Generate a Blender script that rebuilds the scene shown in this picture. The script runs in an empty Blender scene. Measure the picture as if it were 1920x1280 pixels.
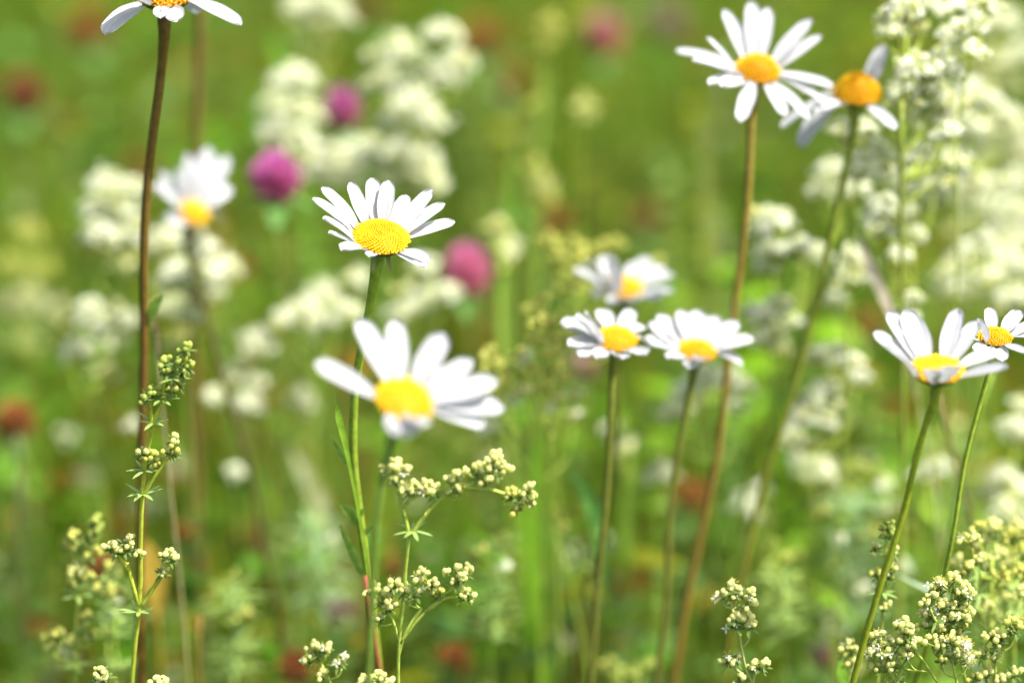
import bpy, math, random
import numpy as np
from mathutils import Vector
R = math.radians
random.seed(7); rng = np.random.default_rng(11)

# ------------------------------------------------------------ camera, sky, sun, exposure
PITCH, CAMH, LENS, FOCUS = 22.0, 0.806, 105.0, 0.905
sc = bpy.context.scene
COL = sc.collection
cam = bpy.data.objects.new('camera', bpy.data.cameras.new('camera')); COL.objects.link(cam)
cam.location = (0, 0, CAMH); cam.rotation_euler = (R(90 - PITCH), 0, 0)
cam.data.lens = LENS; cam.data.sensor_width = 36; cam.data.clip_start = .02; cam.data.clip_end = 500
cam.data.dof.use_dof = True; cam.data.dof.focus_distance = FOCUS; cam.data.dof.aperture_fstop = 3.9
cam.data.dof.aperture_blades = 9
sc.camera = cam
SUN_EL, SUN_AZ = 60.0, 110.0            # azimuth clockwise from +Y (the view direction): high, from the right, slightly on the camera's side
w = bpy.data.worlds.new('World'); sc.world = w; w.use_nodes = True
sky = w.node_tree.nodes.new('ShaderNodeTexSky'); sky.sky_type = 'NISHITA'; sky.sun_disc = False
sky.dust_density = 4.0; sky.air_density = .8; sky.ozone_density = .6
sky.sun_elevation = R(SUN_EL); sky.sun_rotation = R(SUN_AZ)
bg = w.node_tree.nodes['Background']; bg.inputs['Strength'].default_value = .13
w.node_tree.links.new(sky.outputs[0], bg.inputs[0])
sun = bpy.data.objects.new('sun', bpy.data.lights.new('sun', 'SUN')); COL.objects.link(sun)
sun.data.energy = 4.6; sun.data.angle = R(.55); sun.data.color = (1, .965, .9)
sd = Vector((math.cos(R(SUN_EL)) * math.sin(R(SUN_AZ)), math.cos(R(SUN_EL)) * math.cos(R(SUN_AZ)), math.sin(R(SUN_EL))))
sun.rotation_euler = sd.to_track_quat('Z', 'Y').to_euler()
sc.view_settings.view_transform = 'Standard'; sc.view_settings.look = 'None'
sc.view_settings.gamma = 1; sc.view_settings.use_curve_mapping = False
sc.view_settings.exposure = 1.24
sc.cycles.use_denoising = True
sc.cycles.max_bounces = 7; sc.cycles.diffuse_bounces = 4; sc.cycles.transmission_bounces = 4

# ------------------------------------------------------------ pixel rays (photo pixels, 1920 x 1280)
cp, sp = math.cos(R(PITCH)), math.sin(R(PITCH))
FW = np.array([0, cp, -sp]); UP = np.array([0, sp, cp]); RT = np.array([1., 0, 0])
K = 36.0 / LENS / 1920.0
CAMP = np.array([0, 0, CAMH])
def ray(px, py): return FW + RT * (px - 960) * K + UP * (640 - py) * K
def at(px, py, Y):
    r = ray(px, py); return CAMP + r * (Y / r[1])
def proj(P):
    d = np.asarray(P) - CAMP
    z = d @ FW
    return 960 + (d @ RT) / z / K, 640 - (d @ UP) / z / K
def mpp(P): return float((np.asarray(P) - CAMP) @ FW) * K       # metres per photo pixel at P
def unit(v): v = np.asarray(v, float); return v / (np.linalg.norm(v) + 1e-12)

# ------------------------------------------------------------ materials
def mat(name, trans=.2, rough=.5, spec=.3, noise=.25, nscale=900, col=None, bump=0., bscale=1500, island=0.):
    m = bpy.data.materials.new(name); m.use_nodes = True
    nt = m.node_tree; N = nt.nodes; L = nt.links
    p = N['Principled BSDF']; out = N['Material Output']
    if col is None:
        a = N.new('ShaderNodeVertexColor'); a.layer_name = 'col'; base = a.outputs[0]
    else:
        a = N.new('ShaderNodeRGB'); a.outputs[0].default_value = (*col, 1); base = a.outputs[0]
    tc = N.new('ShaderNodeTexCoord')
    nz = N.new('ShaderNodeTexNoise'); nz.inputs['Scale'].default_value = nscale; nz.inputs['Detail'].default_value = 3
    L.new(tc.outputs['Object'], nz.inputs['Vector'])
    mr = N.new('ShaderNodeMapRange'); mr.inputs['From Min'].default_value = .3; mr.inputs['From Max'].default_value = .7
    mr.inputs['To Min'].default_value = 1 - noise; mr.inputs['To Max'].default_value = 1 + noise * .6
    L.new(nz.outputs[0], mr.inputs[0])
    val = mr.outputs[0]
    if island:
        g = N.new('ShaderNodeNewGeometry'); mi = N.new('ShaderNodeMapRange')
        mi.inputs['To Min'].default_value = 1 - island; mi.inputs['To Max'].default_value = 1 + island
        L.new(g.outputs['Random Per Island'], mi.inputs[0])
        mm = N.new('ShaderNodeMath'); mm.operation = 'MULTIPLY'; L.new(val, mm.inputs[0]); L.new(mi.outputs[0], mm.inputs[1]); val = mm.outputs[0]
    mx = N.new('ShaderNodeVectorMath'); mx.operation = 'SCALE'
    L.new(base, mx.inputs[0]); L.new(val, mx.inputs['Scale'])
    L.new(mx.outputs[0], p.inputs['Base Color'])
    p.inputs['Roughness'].default_value = rough; p.inputs['Specular IOR Level'].default_value = spec
    if bump:
        b = N.new('ShaderNodeBump'); b.inputs['Strength'].default_value = bump; b.inputs['Distance'].default_value = .0004
        n2 = N.new('ShaderNodeTexNoise'); n2.inputs['Scale'].default_value = bscale; L.new(tc.outputs['Object'], n2.inputs['Vector'])
        L.new(n2.outputs[0], b.inputs['Height']); L.new(b.outputs[0], p.inputs['Normal'])
    if trans:
        t = N.new('ShaderNodeBsdfTranslucent'); L.new(mx.outputs[0], t.inputs['Color'])
        ms = N.new('ShaderNodeMixShader'); ms.inputs[0].default_value = trans
        L.new(p.outputs[0], ms.inputs[1]); L.new(t.outputs[0], ms.inputs[2]); L.new(ms.outputs[0], out.inputs['Surface'])
    return m
M = dict(
    petal=mat('white_petal', .36, .6, .15, .06, 500, None, .2, 900),
    floret=mat('disc_floret', .12, .6, .15, .15, 1500, None, 0),
    stem=mat('plant_stem', .2, .55, .2, .25, 500, None, .25),
    leaf=mat('leaf_tissue', .38, .5, .3, .25, 350, None, .2),
    bud=mat('bud_skin', .58, .6, .15, .12, 900),
    bloom=mat('small_bloom', .62, .7, .1, .08, 900),
    clover=mat('clover_floret', .35, .55, .2, .2, 600),
    grass=mat('meadow_grass', .42, .6, .12, .2, 60, None, 0, 1, .3),
    soil=None)
m = bpy.data.materials.new('meadow_soil'); m.use_nodes = True; N = m.node_tree.nodes; L = m.node_tree.links
tc = N.new('ShaderNodeTexCoord'); nz = N.new('ShaderNodeTexNoise'); nz.inputs['Scale'].default_value = 9; nz.inputs['Detail'].default_value = 9
cr = N.new('ShaderNodeValToRGB'); cr.color_ramp.elements[0].position = .35; cr.color_ramp.elements[0].color = (.03, .03, .012, 1)
cr.color_ramp.elements[1].position = .65; cr.color_ramp.elements[1].color = (.06, .11, .02, 1)
L.new(tc.outputs['Object'], nz.inputs['Vector']); L.new(nz.outputs[0], cr.inputs[0]); L.new(cr.outputs[0], N['Principled BSDF'].inputs['Base Color'])
N['Principled BSDF'].inputs['Roughness'].default_value = .95
M['soil'] = m

# ------------------------------------------------------------ mesh collector
class MB:
    def __init__(s): s.v = []; s.f = []; s.c = []; s.n = 0
    def add(s, V, F, col):
        V = np.asarray(V, float); s.v.append(V)
        s.f += [tuple(i + s.n for i in f) for f in F]
        c = np.asarray(col, float)
        s.c.append(np.tile(c, (len(V), 1)) if c.ndim == 1 else c); s.n += len(V)
    def build(s, name, material, parent=None, smooth=True, origin=None):
        me = bpy.data.meshes.new(name)
        if len(s.v) == 0: return None
        V = np.concatenate(s.v); C = np.concatenate(s.c)
        off = np.array(parent.location) if parent is not None else (np.array(origin) if origin is not None else np.zeros(3))
        me.from_pydata((V - off).tolist(), [], s.f)
        a = me.color_attributes.new('col', 'FLOAT_COLOR', 'POINT')
        a.data.foreach_set('color', np.column_stack([C, np.ones(len(C))]).astype(np.float32).ravel())
        if smooth: me.polygons.foreach_set('use_smooth', [True] * len(me.polygons))
        me.materials.append(material); me.update()
        o = bpy.data.objects.new(name, me); COL.objects.link(o)
        if parent is not None: o.parent = parent
        elif origin is not None: o.location = origin
        return o
def tag(o, label=None, cat=None, group=None, kind=None):
    if label: o['label'] = label
    if cat: o['category'] = cat
    if group: o['group'] = group
    if kind: o['kind'] = kind
def thing(name, loc, label, cat, group=None):
    o = bpy.data.objects.new(name, None); COL.objects.link(o); o.location = tuple(loc); o.empty_display_size = .02
    tag(o, label, cat, group, 'thing'); return o

def ico(sub):
    import bmesh
    b = bmesh.new(); bmesh.ops.create_icosphere(b, subdivisions=sub, radius=1)
    V = np.array([v.co[:] for v in b.verts]); F = [tuple(v.index for v in f.verts) for f in b.faces]; b.free(); return V, F
ICO1, ICO2 = ico(1), ico(2)
OCT = (np.array([(1, 0, 0), (-1, 0, 0), (0, 1, 0), (0, -1, 0), (0, 0, 1), (0, 0, -1.)]), [(0, 2, 4), (2, 1, 4), (1, 3, 4), (3, 0, 4), (2, 0, 5), (1, 2, 5), (3, 1, 5), (0, 3, 5)])
def frame(n):
    n = unit(n); a = np.array([0, 0, 1.]) if abs(n[2]) < .9 else np.array([1., 0, 0])
    u = unit(np.cross(a, n)); v = np.cross(n, u); return u, v, n
def spline(P, n):
    P = np.asarray(P, float)
    if len(P) == 2: t = np.linspace(0, 1, n)[:, None]; return P[0] * (1 - t) + P[1] * t
    h = np.maximum(np.linalg.norm(np.diff(P, axis=0), axis=1), 1e-6); sl = np.diff(P, axis=0) / h[:, None]; T = np.zeros_like(P)
    T[0], T[-1] = sl[0], sl[-1]
    for i in range(1, len(P) - 1): T[i] = (sl[i - 1] * h[i] + sl[i] * h[i - 1]) / (h[i] + h[i - 1])
    kt = np.concatenate([[0], np.cumsum(h)]); out = []
    for x in np.linspace(0, kt[-1], n):
        i = min(int(np.searchsorted(kt, x, 'right')) - 1, len(P) - 2); t = (x - kt[i]) / h[i]
        out.append((2 * t ** 3 - 3 * t ** 2 + 1) * P[i] + (t ** 3 - 2 * t ** 2 + t) * h[i] * T[i] + (3 * t ** 2 - 2 * t ** 3) * P[i + 1] + (t ** 3 - t ** 2) * h[i] * T[i + 1])
    return np.array(out)
def tube(mb, P, r0, r1, c0, c1, sides=6, n=None, ridge=0, rad=None):
    P = spline(P, n or max(2, len(P) * 4)) if n != 0 else np.asarray(P)
    n = len(P); c0 = np.array(c0); c1 = np.array(c1)
    T = np.gradient(P, axis=0); u = frame(T[0])[0]; V = []; C = []
    for i in range(n):
        t = unit(T[i]); u = unit(u - t * (u @ t)); v = np.cross(t, u); s = i / (n - 1)
        r = rad(s) if rad else r0 + (r1 - r0) * s
        for k in range(sides):
            a = 2 * math.pi * k / sides; rr = r * (1 + (ridge if k % 2 else -ridge))
            V.append(P[i] + rr * (math.cos(a) * u + math.sin(a) * v)); C.append(c0 + (c1 - c0) * s)
    F = [(i * sides + k, i * sides + (k + 1) % sides, (i + 1) * sides + (k + 1) % sides, (i + 1) * sides + k) for i in range(n - 1) for k in range(sides)]
    F += [tuple(range(sides - 1, -1, -1)), tuple((n - 1) * sides + k for k in range(sides))]
    mb.add(V, F, np.array(C)); return P
def blade(mb, base, d, side_hint, length, width, bend, col, col2=None, n=5, cup=.0, prof=None, across=2):
    """a leaf: starts at base going along d, bends towards 'bend' vector; width across side"""
    d = unit(d); bend = np.asarray(bend, float); V = []; C = []; p = np.array(base, float)
    col = np.array(col); col2 = col if col2 is None else np.array(col2)
    s = unit(np.cross(d, side_hint)); 
    for i in range(n + 1):
        t = i / n; dd = unit(d + bend * t)
        if i: p = p + dd * length / n
        wd = width * (prof(t) if prof else (1 - t) ** .6 * (.45 + t * 1.1 if t < .5 else 1) + .02)
        nn = unit(np.cross(s, dd))
        for k in range(across + 1):
            q = k / across * 2 - 1
            V.append(p + s * q * wd / 2 + nn * cup * abs(q) * wd * .5); C.append(col * (1 - t) + col2 * t)
    w_ = across + 1
    F = [(i * w_ + k, i * w_ + k + 1, (i + 1) * w_ + k + 1, (i + 1) * w_ + k) for i in range(n) for k in range(across)]
    mb.add(V, F, np.array(C))

GREEN = (.22, .33, .03); OLIVE = (.17, .20, .03); BROWN = (.16, .085, .02); REDBR = (.19, .07, .02)
YGREEN = (.40, .50, .08); BLUEG = (.16, .27, .09); TAN = (.42, .36, .16)

# ------------------------------------------------------------ setting: ground and the uncountable growth
g = MB(); g.add([(-60, -20, 0), (60, -20, 0), (60, 100, 0), (-60, 100, 0)], [(0, 1, 2, 3)], (.1, .1, .1))
gr = g.build('ground', M['soil'], smooth=False); tag(gr, 'dark soil under the meadow', 'ground', kind='structure')

def patch(x, y, s, f):
    return (np.sin(x * f + s) * np.cos(y * f * .8 + s * 1.7) + .6 * np.sin(x * f * 2.3 - y * f * 1.9 + s * 2.1) + .4 * np.sin(y * f * 4.1 + x * f * 1.3 + s)) / 2
def grass_field(name, label, n, y0, y1, xw, hmin, hmax, wmin, wmax, cols, seed, lean=.35, segs=4):
    r = np.random.default_rng(seed)
    y = y0 + (y1 - y0) * r.random(n) ** 1.15
    x = (r.random(n) * 2 - 1) * (xw + .22 * y)
    pz = patch(x, y, seed, 9)
    h = (hmin + (hmax - hmin) * r.random(n)) * (1 + .5 * pz)
    # blades near the lens stay below the bottom of the view
    h = np.minimum(h, np.maximum(.05, CAMH - .045 - np.tan(R(PITCH + 6.6)) * (y + .03)) + np.maximum(0, (y - .98)) * 2)
    a = r.random(n) * 2 * np.pi; la = r.random(n) * 2 * np.pi; ln = lean * r.random(n) * h
    wd = wmin + (wmax - wmin) * r.random(n) ** 2
    V = np.zeros((n, segs + 1, 2, 3)); 
    for i in range(segs + 1):
        t = i / segs; prof = (1 - t) ** .7 * (.6 + .4 * min(1, t * 4)) + .03
        cx = x + np.cos(la) * ln * t * t; cy = y + np.sin(la) * ln * t * t; cz = h * t * (1 - .12 * t * lean)
        aa = a + t * 1.2
        V[:, i, 0] = np.stack([cx - np.cos(aa) * wd * prof / 2, cy - np.sin(aa) * wd * prof / 2, cz], 1)
        V[:, i, 1] = np.stack([cx + np.cos(aa) * wd * prof / 2, cy + np.sin(aa) * wd * prof / 2, cz], 1)
    cols = np.array(cols); q = np.clip((patch(x, y, seed + 3, 6) * .5 + .5) + r.normal(0, .22, n), 0, .999) * (len(cols) - 1)
    i0 = q.astype(int); f = (q - i0)[:, None]; c = cols[i0] * (1 - f) + cols[i0 + 1] * f
    me = bpy.data.meshes.new(name); nv = n * (segs + 1) * 2
    me.vertices.add(nv); me.vertices.foreach_set('co', V.reshape(-1))
    k = np.arange(n)[:, None] * (segs + 1) * 2 + np.arange(segs)[None, :] * 2
    F = np.stack([k, k + 1, k + 3, k + 2], -1).reshape(-1, 4)
    me.loops.add(F.size); me.loops.foreach_set('vertex_index', F.reshape(-1).astype(np.int32))
    me.polygons.add(len(F)); me.polygons.foreach_set('loop_start', np.arange(0, F.size, 4, dtype=np.int32))
    me.update(calc_edges=True)
    at_ = me.color_attributes.new('col', 'FLOAT_COLOR', 'POINT')
    cc = np.ones((n, (segs + 1) * 2, 4)); cc[:, :, :3] = c[:, None, :]
    at_.data.foreach_set('color', cc.astype(np.float32).ravel())
    me.polygons.foreach_set('use_smooth', [True] * len(F)); me.materials.append(M['grass']); me.validate()
    o = bpy.data.objects.new(name, me); COL.objects.link(o); tag(o, label, 'grass', kind='stuff'); return o
grass_field('grass', 'dense green meadow grass filling the ground behind the flowers', 42000, .15, 4.6, .35, .12, .30, .0018, .006,
            [(.04, .08, .003), (.10, .20, .005), (.16, .30, .010), (.21, .34, .015), (.28, .20, .02)], 5)
grass_field('clover_foliage', 'low mass of broad fresh green leaves deep in the meadow', 9000, .2, 4.6, .35, .08, .20, .006, .014,
            [(.06, .16, .004), (.15, .32, .006), (.20, .40, .02), (.11, .25, .03)], 8, lean=.9, segs=3)
grass_field('dry_grass', 'thin reddish brown dry stalks scattered through the meadow', 3400, .5, 4.6, .35, .18, .33, .0014, .0034,
            [(.26, .08, .012), (.30, .14, .02), (.44, .30, .08)], 14, lean=.3)

grass_field('fine_stems', 'thin upright green and reddish stems tangled between the flowers', 2800, .93, 2.2, .20, .22, .36, .0010, .0022,
            [(.12, .24, .02), (.22, .34, .03), (.20, .12, .03), (.28, .36, .08), (.14, .26, .03)], 27, lean=.28)

def feathery(name, label, n, seed):
    """needle-leaved bedstraw shoots without flowers: whorl upon whorl"""
    r = np.random.default_rng(seed); Vs = []; Cs = []
    y = .62 + 2.6 * r.random(n) ** 1.3; x = (r.random(n) * 2 - 1) * (.2 + .24 * y)
    for i in range(n):
        h = .16 + .14 * r.random(); h = min(h, CAMH - .05 - math.tan(R(PITCH + 6.6)) * y[i] + max(0, y[i] - .95) * 2)
        if h < .08: continue
        c = np.array([[.11, .20, .03], [.20, .31, .08], [.15, .27, .02]][r.integers(3)]) * (.7 + .6 * r.random())
        lx, ly = r.normal(0, .12, 2); nw = int(h / .016)
        z0 = np.linspace(h * .25, h, nw) + r.uniform(0, .012)
        for z in z0:
            ctr = np.array([x[i] + lx * z, y[i] + ly * z, z]); L_ = .013 * (1.15 - .6 * z / h)
            a = r.random() * 6 + np.arange(7) * 2 * np.pi / 7
            d = np.stack([np.cos(a), np.sin(a), np.full(7, .35)], 1); s = np.stack([-np.sin(a), np.cos(a), np.zeros(7)], 1) * .0011
            Vs.append(np.stack([np.tile(ctr, (7, 1)), ctr + d * L_ * .5 + s, ctr + d * L_, ctr + d * L_ * .5 - s], 1).reshape(-1, 3))
            Cs.append(np.tile(c, (28, 1)))
        b = np.array([x[i], y[i], 0]); tt = np.array([x[i] + lx * h, y[i] + ly * h, h]); sx = np.array([.0007, 0, 0]); sy = np.array([0, .0007, 0])
        Vs.append(np.array([b - sx, b + sx, tt + sx, tt - sx])); Cs.append(np.tile(c * 1.2, (4, 1)))
        Vs.append(np.array([b - sy, b + sy, tt + sy, tt - sy])); Cs.append(np.tile(c * 1.2, (4, 1)))
    V = np.concatenate(Vs); C = np.concatenate(Cs); nq = len(V) // 4
    mb = MB(); mb.v = [V]; mb.c = [C]; mb.f = np.arange(nq * 4).reshape(-1, 4).tolist()
    o = mb.build(name, M['grass'], smooth=False); tag(o, label, 'foliage', kind='stuff')
feathery('bedstraw_foliage', 'feathery needle-leaved green shoots low among the stems', 1100, 21)

def leafy_clumps(name, label, n, seed):
    r = np.random.default_rng(seed); Vs = []; Cs = []
    pal = np.array([[.10, .26, .010], [.17, .34, .012], [.13, .28, .06], [.26, .29, .010], [.05, .12, .003], [.30, .12, .02], [.18, .40, .03], [.30, .24, .03]])
    pw = np.array([.20, .18, .13, .14, .15, .07, .09, .04])
    for i in range(n):
        y = .9 + 3.2 * r.random() ** 1.25; x = (r.random() * 2 - 1) * (.12 + .24 * y)
        H = r.uniform(.08, .30) * (1 + .5 * patch(x, y, 2.2, 7)); H = min(H, CAMH - .05 - math.tan(R(PITCH + 6.4)) * y + max(0, y - 1.0) * 1.6)
        if H < .06: continue
        m = r.integers(10, 26); spread = r.uniform(.012, .035); col = pal[r.choice(len(pal), p=pw)] * r.uniform(.5, 1.08)  # per-clump brightness factor bakes sun and deep-shadow contrast into leaf colour
        L_ = r.uniform(.010, .026); wr = r.uniform(.25, .55)
        z = H * (.35 + .65 * r.random(m) ** .6); a = r.random(m) * 2 * np.pi; up = r.normal(.15, .35, m)
        c = np.stack([x + r.normal(0, spread, m), y + r.normal(0, spread, m), z], 1)
        d = np.stack([np.cos(a), np.sin(a), up], 1); d /= np.linalg.norm(d, axis=1)[:, None]
        sd_ = np.stack([-np.sin(a), np.cos(a), r.normal(0, .3, m)], 1) * wr
        l = (L_ * r.uniform(.6, 1.2, m))[:, None]; dr = np.array([0, 0, -.18])
        Vs.append(np.stack([c, c + (d * .35 + sd_ * .42) * l, c + (d * .75 + sd_ * .38 + dr * .5) * l, c + (d + dr) * l, c + (d * .75 - sd_ * .38 + dr * .5) * l, c + (d * .35 - sd_ * .42) * l], 1).reshape(-1, 3))
        Cs.append(np.repeat(col * r.uniform(.8, 1.2, m)[:, None], 6, 0))
    V = np.concatenate(Vs); mb = MB(); mb.v = [V]; mb.c = [np.concatenate(Cs)]; mb.f = np.arange(len(V)).reshape(-1, 6).tolist()
    o = mb.build(name, M['grass'], smooth=False); tag(o, label, 'foliage', kind='stuff')
leafy_clumps('leafy_undergrowth', 'clumps of mixed green, olive and rusty leaves filling the lower meadow', 2600, 33)

def small_sprigs(name, label, n, seed):
    r = np.random.default_rng(seed); mb = MB(); Vs = []; Cs = []
    for i in range(n):
        y = 1.0 + 2.0 * r.random() ** 1.2; x = (r.random() * 2 - 1) * (.06 + .22 * y)
        h = r.uniform(.16, .31); h = min(h, CAMH - .04 - math.tan(R(PITCH + 6.4)) * y + max(0, y - 1.0) * 1.2)
        if h < .08: continue
        lx, ly = r.normal(0, .14, 2); t_ = r.random(); cc = np.array([[.30, .42, .08], [.62, .64, .22], [.80, .82, .55], [.22, .36, .12]][r.choice(4, p=[.3, .3, .2, .2])])
        b = np.array([x, y, 0]); e = np.array([x + lx * h, y + ly * h, h]); sx = np.array([.0006, 0, 0])
        Vs.append(np.array([b - sx, b + sx, e + sx, e - sx])); Cs.append(np.tile([.20, .30, .04], (4, 1)))
        for q in range(r.integers(2, 6)):
            z = 1 - q * .07 - r.random() * .05; c = b + (e - b) * z + np.array([r.normal(0, .006 + .003 * q), r.normal(0, .006 + .003 * q), 0])
            m = r.integers(8, 26); d = r.normal(0, 1, (m, 3)); d /= np.linalg.norm(d, axis=1)[:, None]
            p = c + d * r.uniform(.002, .0055, (m, 1)); u = r.normal(0, 1, (m, 3)); u /= np.linalg.norm(u, axis=1)[:, None]; v = np.cross(d, u); k = .0017
            Vs.append(np.stack([p - u * k, p - v * k, p + u * k, p + v * k], 1).reshape(-1, 3)); Cs.append(np.repeat(cc * r.uniform(.75, 1.15, m)[:, None], 4, 0))
    V = np.concatenate(Vs); mb.v = [V]; mb.c = [np.concatenate(Cs)]; mb.f = np.arange(len(V)).reshape(-1, 4).tolist()
    o = mb.build(name, M['grass'], smooth=False); tag(o, label, 'wildflowers', kind='stuff')
small_sprigs('meadow_sprigs', 'faint pale sprigs blurred into the green background', 320, 51)

# ------------------------------------------------------------ oxeye daisies
def to_ground(pts, Y, lean=0.):
    """world path of a stem drawn in photo pixels in the plane y = Y, carried on down to the soil"""
    P = [at(px, py, Y) for px, py in pts]
    d = unit(P[-1] - P[-2]) if len(P) > 1 else np.array([0, 0, -1.])
    sx = d[0] / max(.3, -d[2]) * .35
    z = P[-1][2]
    P.append(np.array([P[-1][0] + sx * z * .55, Y + lean * z * .5, z * .48]))
    P.append(np.array([P[-1][0] + sx * z * .2, Y + lean * z, 0.]))
    return P
def whorl(mb, c, axis, L_, col, n=6, w=.0013, up=.25):
    u, v, nn = frame(axis); a0 = random.random() * 6
    for k in range(n):
        a = a0 + 2 * math.pi * k / n + random.uniform(-.2, .2)
        d = u * math.cos(a) + v * math.sin(a) + nn * (up + random.uniform(-.2, .2))
        blade(mb, c, d, nn, L_ * random.uniform(.7, 1.1), w, nn * random.uniform(-.5, .1), col, n=3, prof=lambda t: (math.sin(math.pi * min(1, .12 + t * .9)) ** .6 + .05))
def stem_leaf(parent, P, L_, w_, side, up=.9, col=(.24, .38, .06), toothed=True):
    mb = MB(); 
    def prof(t): return (math.sin(math.pi * min(.98, .18 + .8 * t)) ** .7) * (1 + (.18 if toothed and int(t * 9) % 2 else 0))
    blade(mb, P, np.array([side, -.25, up]), np.array([0, -1., 0]), L_, w_, np.array([side * .3, 0, -.2]), col, tuple(c * 1.15 for c in col), n=9, cup=.25, prof=prof)
    return mb.build('leaf', M['leaf'], parent)

def daisy(label, disc, rd, Y, lean, tips, L0, stem, petal_w=.0042, dome=.42, eps0=15, scol=(GREEN, BROWN), srad=.0014, florets=170, dcol=(.90, .56, .012), curl=.10, detail=False, leaves=(), slean=0.03):
    c = at(disc[0], disc[1], Y); s = mpp(c); rdm = rd * s
    n = unit(np.array([lean[0], -lean[1], 1.])); u = unit(np.cross(n, [0, 1., 0])) ; u = unit(np.array([1., 0, 0]) - n * n[0]); v = np.cross(n, u)
    # the marked disc centre is that of the dome as seen: the rim lies a little below it
    c = c - n * rdm * dome * .30
    sp_ = [(x, y) for x, y in stem]
    P = to_ground(sp_, Y, slean)
    top = c - n * rdm * .37
    P[0] = top; P = [top] + [top - n * .005 + (P[1] - top) * .0] + P[1:] if np.linalg.norm(P[1] - top) > .02 else P
    root = thing('oxeye_daisy', P[-1], label, 'daisy', 'oxeye daisies flowering in the meadow')
    mb = MB(); SP = spline(P, 60); kk = np.linspace(0, 1, 60); a1, a2 = random.random() * 6, random.random() * 6
    SP[:, 0] += .0009 * np.sin(kk * 31 + a1) * np.minimum(1, kk * 12) * (1 + np.sin(kk * 13 + a2)) * .5
    tube(mb, SP, 0, 0, scol[0], scol[1], 10, n=0, ridge=.10, rad=lambda t: srad * (1 + .7 * max(0, 1 - t * 28) ** 1.5))
    stem_o = mb.build('stem', M['stem'], root)
    # involucre: overlapping bracts round a shallow cup
    mb = MB(); rings = [(.25, -.42), (.56, -.36), (.78, -.22), (.93, -.05), (.92, .02)]; V = []; Fc = []
    ns = 18
    for r_, h_ in rings:
        for k in range(ns):
            a = 2 * math.pi * k / ns; V.append(c + rdm * (r_ * (math.cos(a) * u + math.sin(a) * v) + h_ * n))
    for i in range(len(rings) - 1):
        for k in range(ns): Fc.append((i * ns + k, i * ns + (k + 1) % ns, (i + 1) * ns + (k + 1) % ns, (i + 1) * ns + k))
    Fc.append(tuple(range(ns)))
    mb.add(V, Fc, (.12, .19, .03))
    for k in range(22):
        a = 2 * math.pi * k / 22; d = math.cos(a) * u + math.sin(a) * v
        blade(mb, c + rdm * (.52 * d - .36 * n), d + n * .9, d, rdm * .62, rdm * .30, d * .25 + n * .6, (.10, .17, .03), (.05, .045, .015), n=3, prof=lambda t: 1 - .7 * t * t)
    if detail:
        for a in (math.radians(-62), math.radians(-2), math.radians(-100)):
            d = math.cos(a) * u + math.sin(a) * v
            blade(mb, c + rdm * (.62 * d - .28 * n), d * .9 - n * .8, d, rdm * .55, rdm * .2, -n * .3, (.20, .26, .06), (.26, .22, .09), n=3, prof=lambda t: 1 - .5 * t)
    mb.build('involucre', M['leaf'], root)
    # disc of tubular florets
    mb = MB(); V = []; Fc = []; nr, ns = 8, 28
    def dz(q): return dome * ((1 - q ** 2.4) - .10 * math.exp(-(q / .22) ** 2))
    for i in range(nr + 1):
        q = i / nr
        for k in range(ns):
            a = 2 * math.pi * k / ns; V.append(c + rdm * .96 * (q * (math.cos(a) * u + math.sin(a) * v)) + rdm * dz(q) * n)
    for i in range(nr):
        for k in range(ns): Fc.append((i * ns + k, (i + 1) * ns + k, (i + 1) * ns + (k + 1) % ns, i * ns + (k + 1) % ns))
    dc = np.array(dcol); mb.add(V, Fc, dc * (.55, .42, .5))
    IV, IF = ICO2 if detail else ICO1
    for k in range(florets):
        q = math.sqrt((k + .5) / florets); a = k * 2.39996
        d = math.cos(a) * u + math.sin(a) * v
        slope = dome * 2.4 * q ** 1.4
        nn = unit(n + d * slope * .9); uu, vv, _ = frame(nn)
        size = rdm * 1.72 / math.sqrt(florets) * (.50 + .14 * q) * random.uniform(.85, 1.1)
        pos = c + rdm * .97 * q * d + n * rdm * dz(q) + nn * size * (.5 + .5 * q) * random.uniform(.6, 1.3)
        el = 1.0 + 1.0 * q
        cc = dc * random.uniform(.85, 1.12) * (np.array([1, .90, .9]) if q < .3 else np.array([1, 1.06, 1.1]))
        mb.add(pos + (IV[:, :1] * uu + IV[:, 1:2] * vv) * size * .62 + IV[:, 2:3] * nn * size * el * .75, IF, cc)
        if detail and q > .45:   # open floret mouths: a ring of five tiny lobes
            for j in range(5):
                b = j * 2 * math.pi / 5 + k; e = math.cos(b) * uu + math.sin(b) * vv
                p0 = pos + nn * size * el * .62
                mb.add([p0 + e * size * .25, p0 + e * size * .85 + nn * size * .35 + np.cross(nn, e) * size * .22, p0 + e * size * .95 + nn * size * .3, p0 + e * size * .85 + nn * size * .35 - np.cross(nn, e) * size * .22], [(0, 1, 2, 3)], dc * (1.05, 1.1, 1.5))
    mb.build('disc', M['floret'], root)
    # petals: for each tip seen in the photograph find the turn and rise that bring a petal of about the usual length there
    ph = np.radians(np.arange(0, 360, 3)); ep = np.radians(np.arange(-45, 88, 3)); Ls = np.arange(.72, 1.3, .06)
    PH, EP, LS = np.meshgrid(ph, ep, Ls, indexing='ij'); L0m = L0 * s
    rad_ = np.cos(PH)[..., None] * u + np.sin(PH)[..., None] * v
    tip = c + rad_ * rdm * .93 + (rad_ * np.cos(EP)[..., None] + n * np.sin(EP)[..., None]) * (LS * L0m)[..., None]
    d = tip - CAMP; zz = d @ FW; tx = 960 + (d @ RT) / zz / K; ty = 640 - (d @ UP) / zz / K
    used = []
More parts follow.
